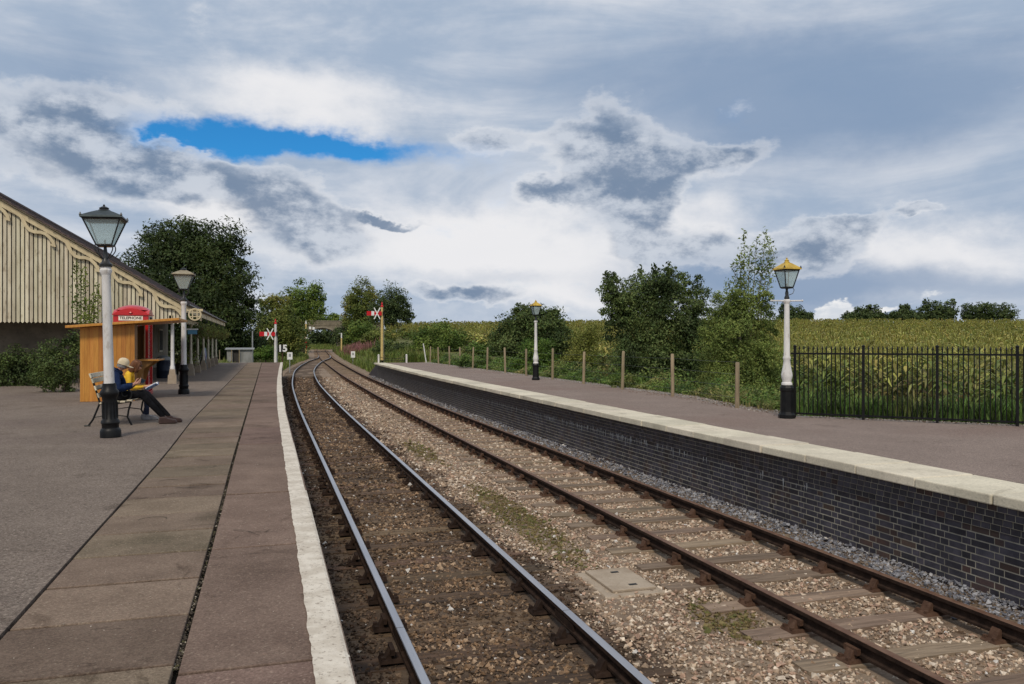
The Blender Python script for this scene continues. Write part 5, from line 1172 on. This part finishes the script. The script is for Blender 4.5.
zc = gz(x, y) + rng.random(n) ** .7 * (.12 + .75 * lump * np.clip((x - np.interp(y, [15, 16.2, 20, 58], [10.45, 10.6, 11.25, 11.4])) / .7, .1, 1)); N_ = rng.normal(size=(n, 3)) * .6 + (-.3, -.2, .7); N_ /= np.linalg.norm(N_, axis=1, keepdims=True)
gc = bpy.data.objects.new('ground_cover', leaves_mesh('ground_cover', np.stack([x, y, zc], 1), (.045 + .0012 * y) * rng.uniform(.7, 1.4, n), N_, 'leaf_bramble', 12, .6)); COL.objects.link(gc); tag(gc, 'low ivy and bramble cover along the foot of the wire fence', kind='stuff')
n = 5200; t = rng.random(n); x = 10.2 + 6.2 * t + rng.uniform(.12, 1.5, n) * .7; y = 13.7 - 6.3 * t + rng.uniform(.12, 1.5, n) * .72
blades('railing_weeds', x, y, gz(x, y) - .03, rng.uniform(.08, .65, n), 'leaf_bramble', .016, .8, 9, kind='stuff', label='weeds growing behind the iron railing')
n = 900; y = rng.uniform(100, 128, n); x = 11.3 + .05 * (y - 100) + rng.normal(0, .8, n); z = gz(x, y)
blades('willowherb_flowers', x, y, z + .2, rng.uniform(.5, 1.2, n), 'flower_pink', .06, .3, 10, kind='stuff', label='pink flowering willowherb on the bank right of the line')
n = 500; t = rng.random(n); x = np.concatenate([10.1 + rng.uniform(0, .8, n // 2), rng.normal(10.75, .25, n - n // 2)]); y = np.concatenate([rng.uniform(14.0, 17.5, n // 2), rng.uniform(17, 22, n - n // 2)])
N_ = rng.normal(size=(n, 3)) * .3 + (0, 0, 1); N_ /= np.linalg.norm(N_, axis=1, keepdims=True)
o = bpy.data.objects.new('fallen_leaves', leaves_mesh('fallen_leaves', np.stack([x, y, np.full(n, P + .014)], 1), rng.uniform(.03, .07, n), N_, 'dry_leaf', 3)); COL.objects.link(o); tag(o, 'fallen brown leaves at the foot of the willow', kind='stuff')

# ================================================================== stone road bridge
bx0, by0 = 13.5, 214.0; bz0 = float(tz(214)) - .3
br = empty('stone_bridge', (bx0, by0, bz0), label='grey-brown stone arched road bridge over the line', cat='bridge')
n_ = 16; hw_ = 4.0; sp_ = hz_(339, 210) - bz0; crn = hz_(328, 210) - bz0; ptop = hz_(321, 210) - bz0
arc = [(-hw_ * math.cos(math.pi * i / n_), sp_ + (crn - sp_) * math.sin(math.pi * i / n_)) for i in range(n_ + 1)]
mb = MB()
for y in (0, 6.0):
    for (x0, z0), (x1, z1) in zip(arc, arc[1:]): mb.add([(x0, y, z0), (x1, y, z1), (x1, y, ptop - 1.2), (x0, y, ptop - 1.2)], [(0, 1, 2, 3)])
    mb.add([(-16, y, -.5), (-hw_, y, -.5), (-hw_, y, ptop - 1.2), (-16, y, ptop - 1.6)], [(0, 1, 2, 3)]); mb.add([(hw_, y, -.5), (16, y, -.5), (16, y, ptop - 1.6), (hw_, y, ptop - 1.2)], [(0, 1, 2, 3)])
mb.build('spandrel_wall', 'bridge_stone', br)
mb = MB(); full = [(-hw_, -.5)] + arc + [(hw_, -.5)]
for (x0, z0), (x1, z1) in zip(full, full[1:]): mb.add([(x0, .01, z0), (x1, .01, z1), (x1, 5.99, z1), (x0, 5.99, z0)], [(0, 1, 2, 3)])
mb.build('arch_barrel', 'bridge_stone', br)
for i in range(n_):
    a0, a1 = arc[i], arc[i + 1]; c_ = Vector((0, sp_)); s_ = 1.13
    mb = MB(); mb.prism([a0, a1, (a1[0] * s_, sp_ + (a1[1] - sp_) * 1.0 + .35), (a0[0] * s_, sp_ + (a0[1] - sp_) * 1.0 + .35)], -.08, .0); mb.build('voussoir', 'stone_wall', br)
MB().prism([(-16, ptop - 1.65), (-4, ptop - 1.2), (4, ptop - 1.2), (16, ptop - 1.65), (16, ptop - .5), (4, ptop - .12), (-4, ptop - .12), (-16, ptop - .5)], -.05, .4).build('parapet', 'bridge_stone', br)
MB().prism([(-16, ptop - .49), (-4, ptop - .11), (4, ptop - .11), (16, ptop - .49), (16, ptop - .3), (4, ptop + .08), (-4, ptop + .08), (-16, ptop - .3)], -.12, .48).build('parapet_coping', 'stone_wall', br)
MB().prism([(-16, ptop - 2.2), (16, ptop - 2.2), (16, ptop - 1.66), (-16, ptop - 1.66)], .45, 5.95).build('road_deck', 'tarmac_left', br)

# ================================================================== tubs, baskets and display rack under the canopy
def tub(loc, r_, h, n, leaf, matn, lb, dome, fl=None):
    t = empty('planter', loc, label=lb, cat='planter'); MB().lathe([(r_ * .8, 0), (r_, h * .9), (r_ * 1.04, h), (r_ * .9, h), (r_ * .88, h - .06)], 12).build('tub', 'tub_wood', t, smooth=True)
    rng = np.random.default_rng(int(loc[1] * 10)); C, N, _ = crown_pts([(0, 0, h + dome * .35, r_ * 1.25, r_ * 1.25, dome)], n, rng, .4, 20, .3); link('plant', leaves_mesh('plant', C, leaf * rng.uniform(.7, 1.3, n), N, matn, 1), t)
    if fl: k = rng.choice(n, fl[0]); link('flowers', leaves_mesh('flowers', C[k] + N[k] * .05, np.full(fl[0], leaf * 1.3), N[k], fl[1], 2, 1.0), t)
tub((-3.72, 40.3, P), .42, .5, 1500, .09, 'leaf_yellowgreen', 'tub with a domed yellow-green plant under the canopy', .42)
tub((-3.85, 44.6, P), .36, .45, 900, .08, 'leaf_bush', 'tub of mixed pink and lilac flowers under the canopy', .34, (260, 'flower_mix'))
tub((-3.95, 55.2, P), .36, .5, 900, .08, 'leaf_mid', 'green planted tub at the far end of the canopy', .5)
dr = empty('display_rack', (-3.55, 49.6, P), label='display rack hung with lilac, pink and teal cloths under the canopy', cat='rack')
f_ = MB()
for dy in (-.8, .8): f_.tube([(-.25, dy, 0), (-.02, dy, 1.15)], .018, 6); f_.tube([(.25, dy, 0), (.02, dy, 1.15)], .018, 6)
f_.tube([(0, -.85, 1.15), (0, .85, 1.15)], .018, 6); f_.build('frame', 'grey_metal', dr)
for i, (m, dy, l) in enumerate((('lilac', -.66, .7), ('paper', -.40, .6), ('teal', -.12, .85), ('pink', .16, .75), ('book_blue', .42, .6), ('teal', .66, .9))):
    c = MB(); nseg = 6; vs = []
    for k in range(nseg + 1):
        u_ = -.11 + .22 * k / nseg; bow = .05 * math.sin(k * 2.1 + i); vs += [(bow * .3 + .03, dy + u_, 1.13), (bow + .07, dy + u_ * 1.1, 1.13 - l)]
    c.add(vs + [(x - .05, y, z) for x, y, z in vs], [(2 * k, 2 * k + 1, 2 * k + 3, 2 * k + 2) for k in range(nseg)] + [(14 + 2 * k, 14 + 2 * k + 2, 14 + 2 * k + 3, 14 + 2 * k + 1) for k in range(nseg)]); c.build('cloth', m, dr)
for i in range(6):
    yb = 35.8 + 3.7 * i; b = empty('hanging_basket', (-2.72, yb, 2.92), label='hanging basket of brownish trailing plants under the canopy eave', cat='basket', group='hanging baskets along the canopy eave')
    if i == 0:
        rng = np.random.default_rng(77); C, N, _ = crown_pts([(0, 0, .08, .34, .45, .22), (0, 0, -.10, .30, .5, .26)], 900, rng, .4, 22, .3); bme = leaves_mesh('trailing_plants', C, .085 * rng.uniform(.6, 1.3, len(C)), N, 'leaf_olive', 1, .4, .8); C2, N2, _ = crown_pts([(0, 0, -.12, .28, .5, .26)], 350, rng, .4, 16, .3); dme = leaves_mesh('dry_stems', C2, .09 * rng.uniform(.6, 1.3, len(C2)), N2, 'dry_leaf', 2, .3, .8)
        bas = MB().lathe([(.05, -.16), (.14, -.10), (.19, 0), (.195, .03)], 12).mesh('basket', 'basket_brown', True); ch = MB()
        for k in range(3): a = 2.09 * k; ch.tube([(.18 * math.cos(a), .18 * math.sin(a), .02), (0, 0, .55)], .005, 4)
        ch.tube([(0, 0, .55), (0, 0, .74)], .006, 4); chm = ch.mesh('chain', 'wire')
    for nm, me in (('basket', bas), ('trailing_plants', bme), ('dry_stems', dme), ('chain', chm)): link(nm, me, b, rot=(0, 0, 0))
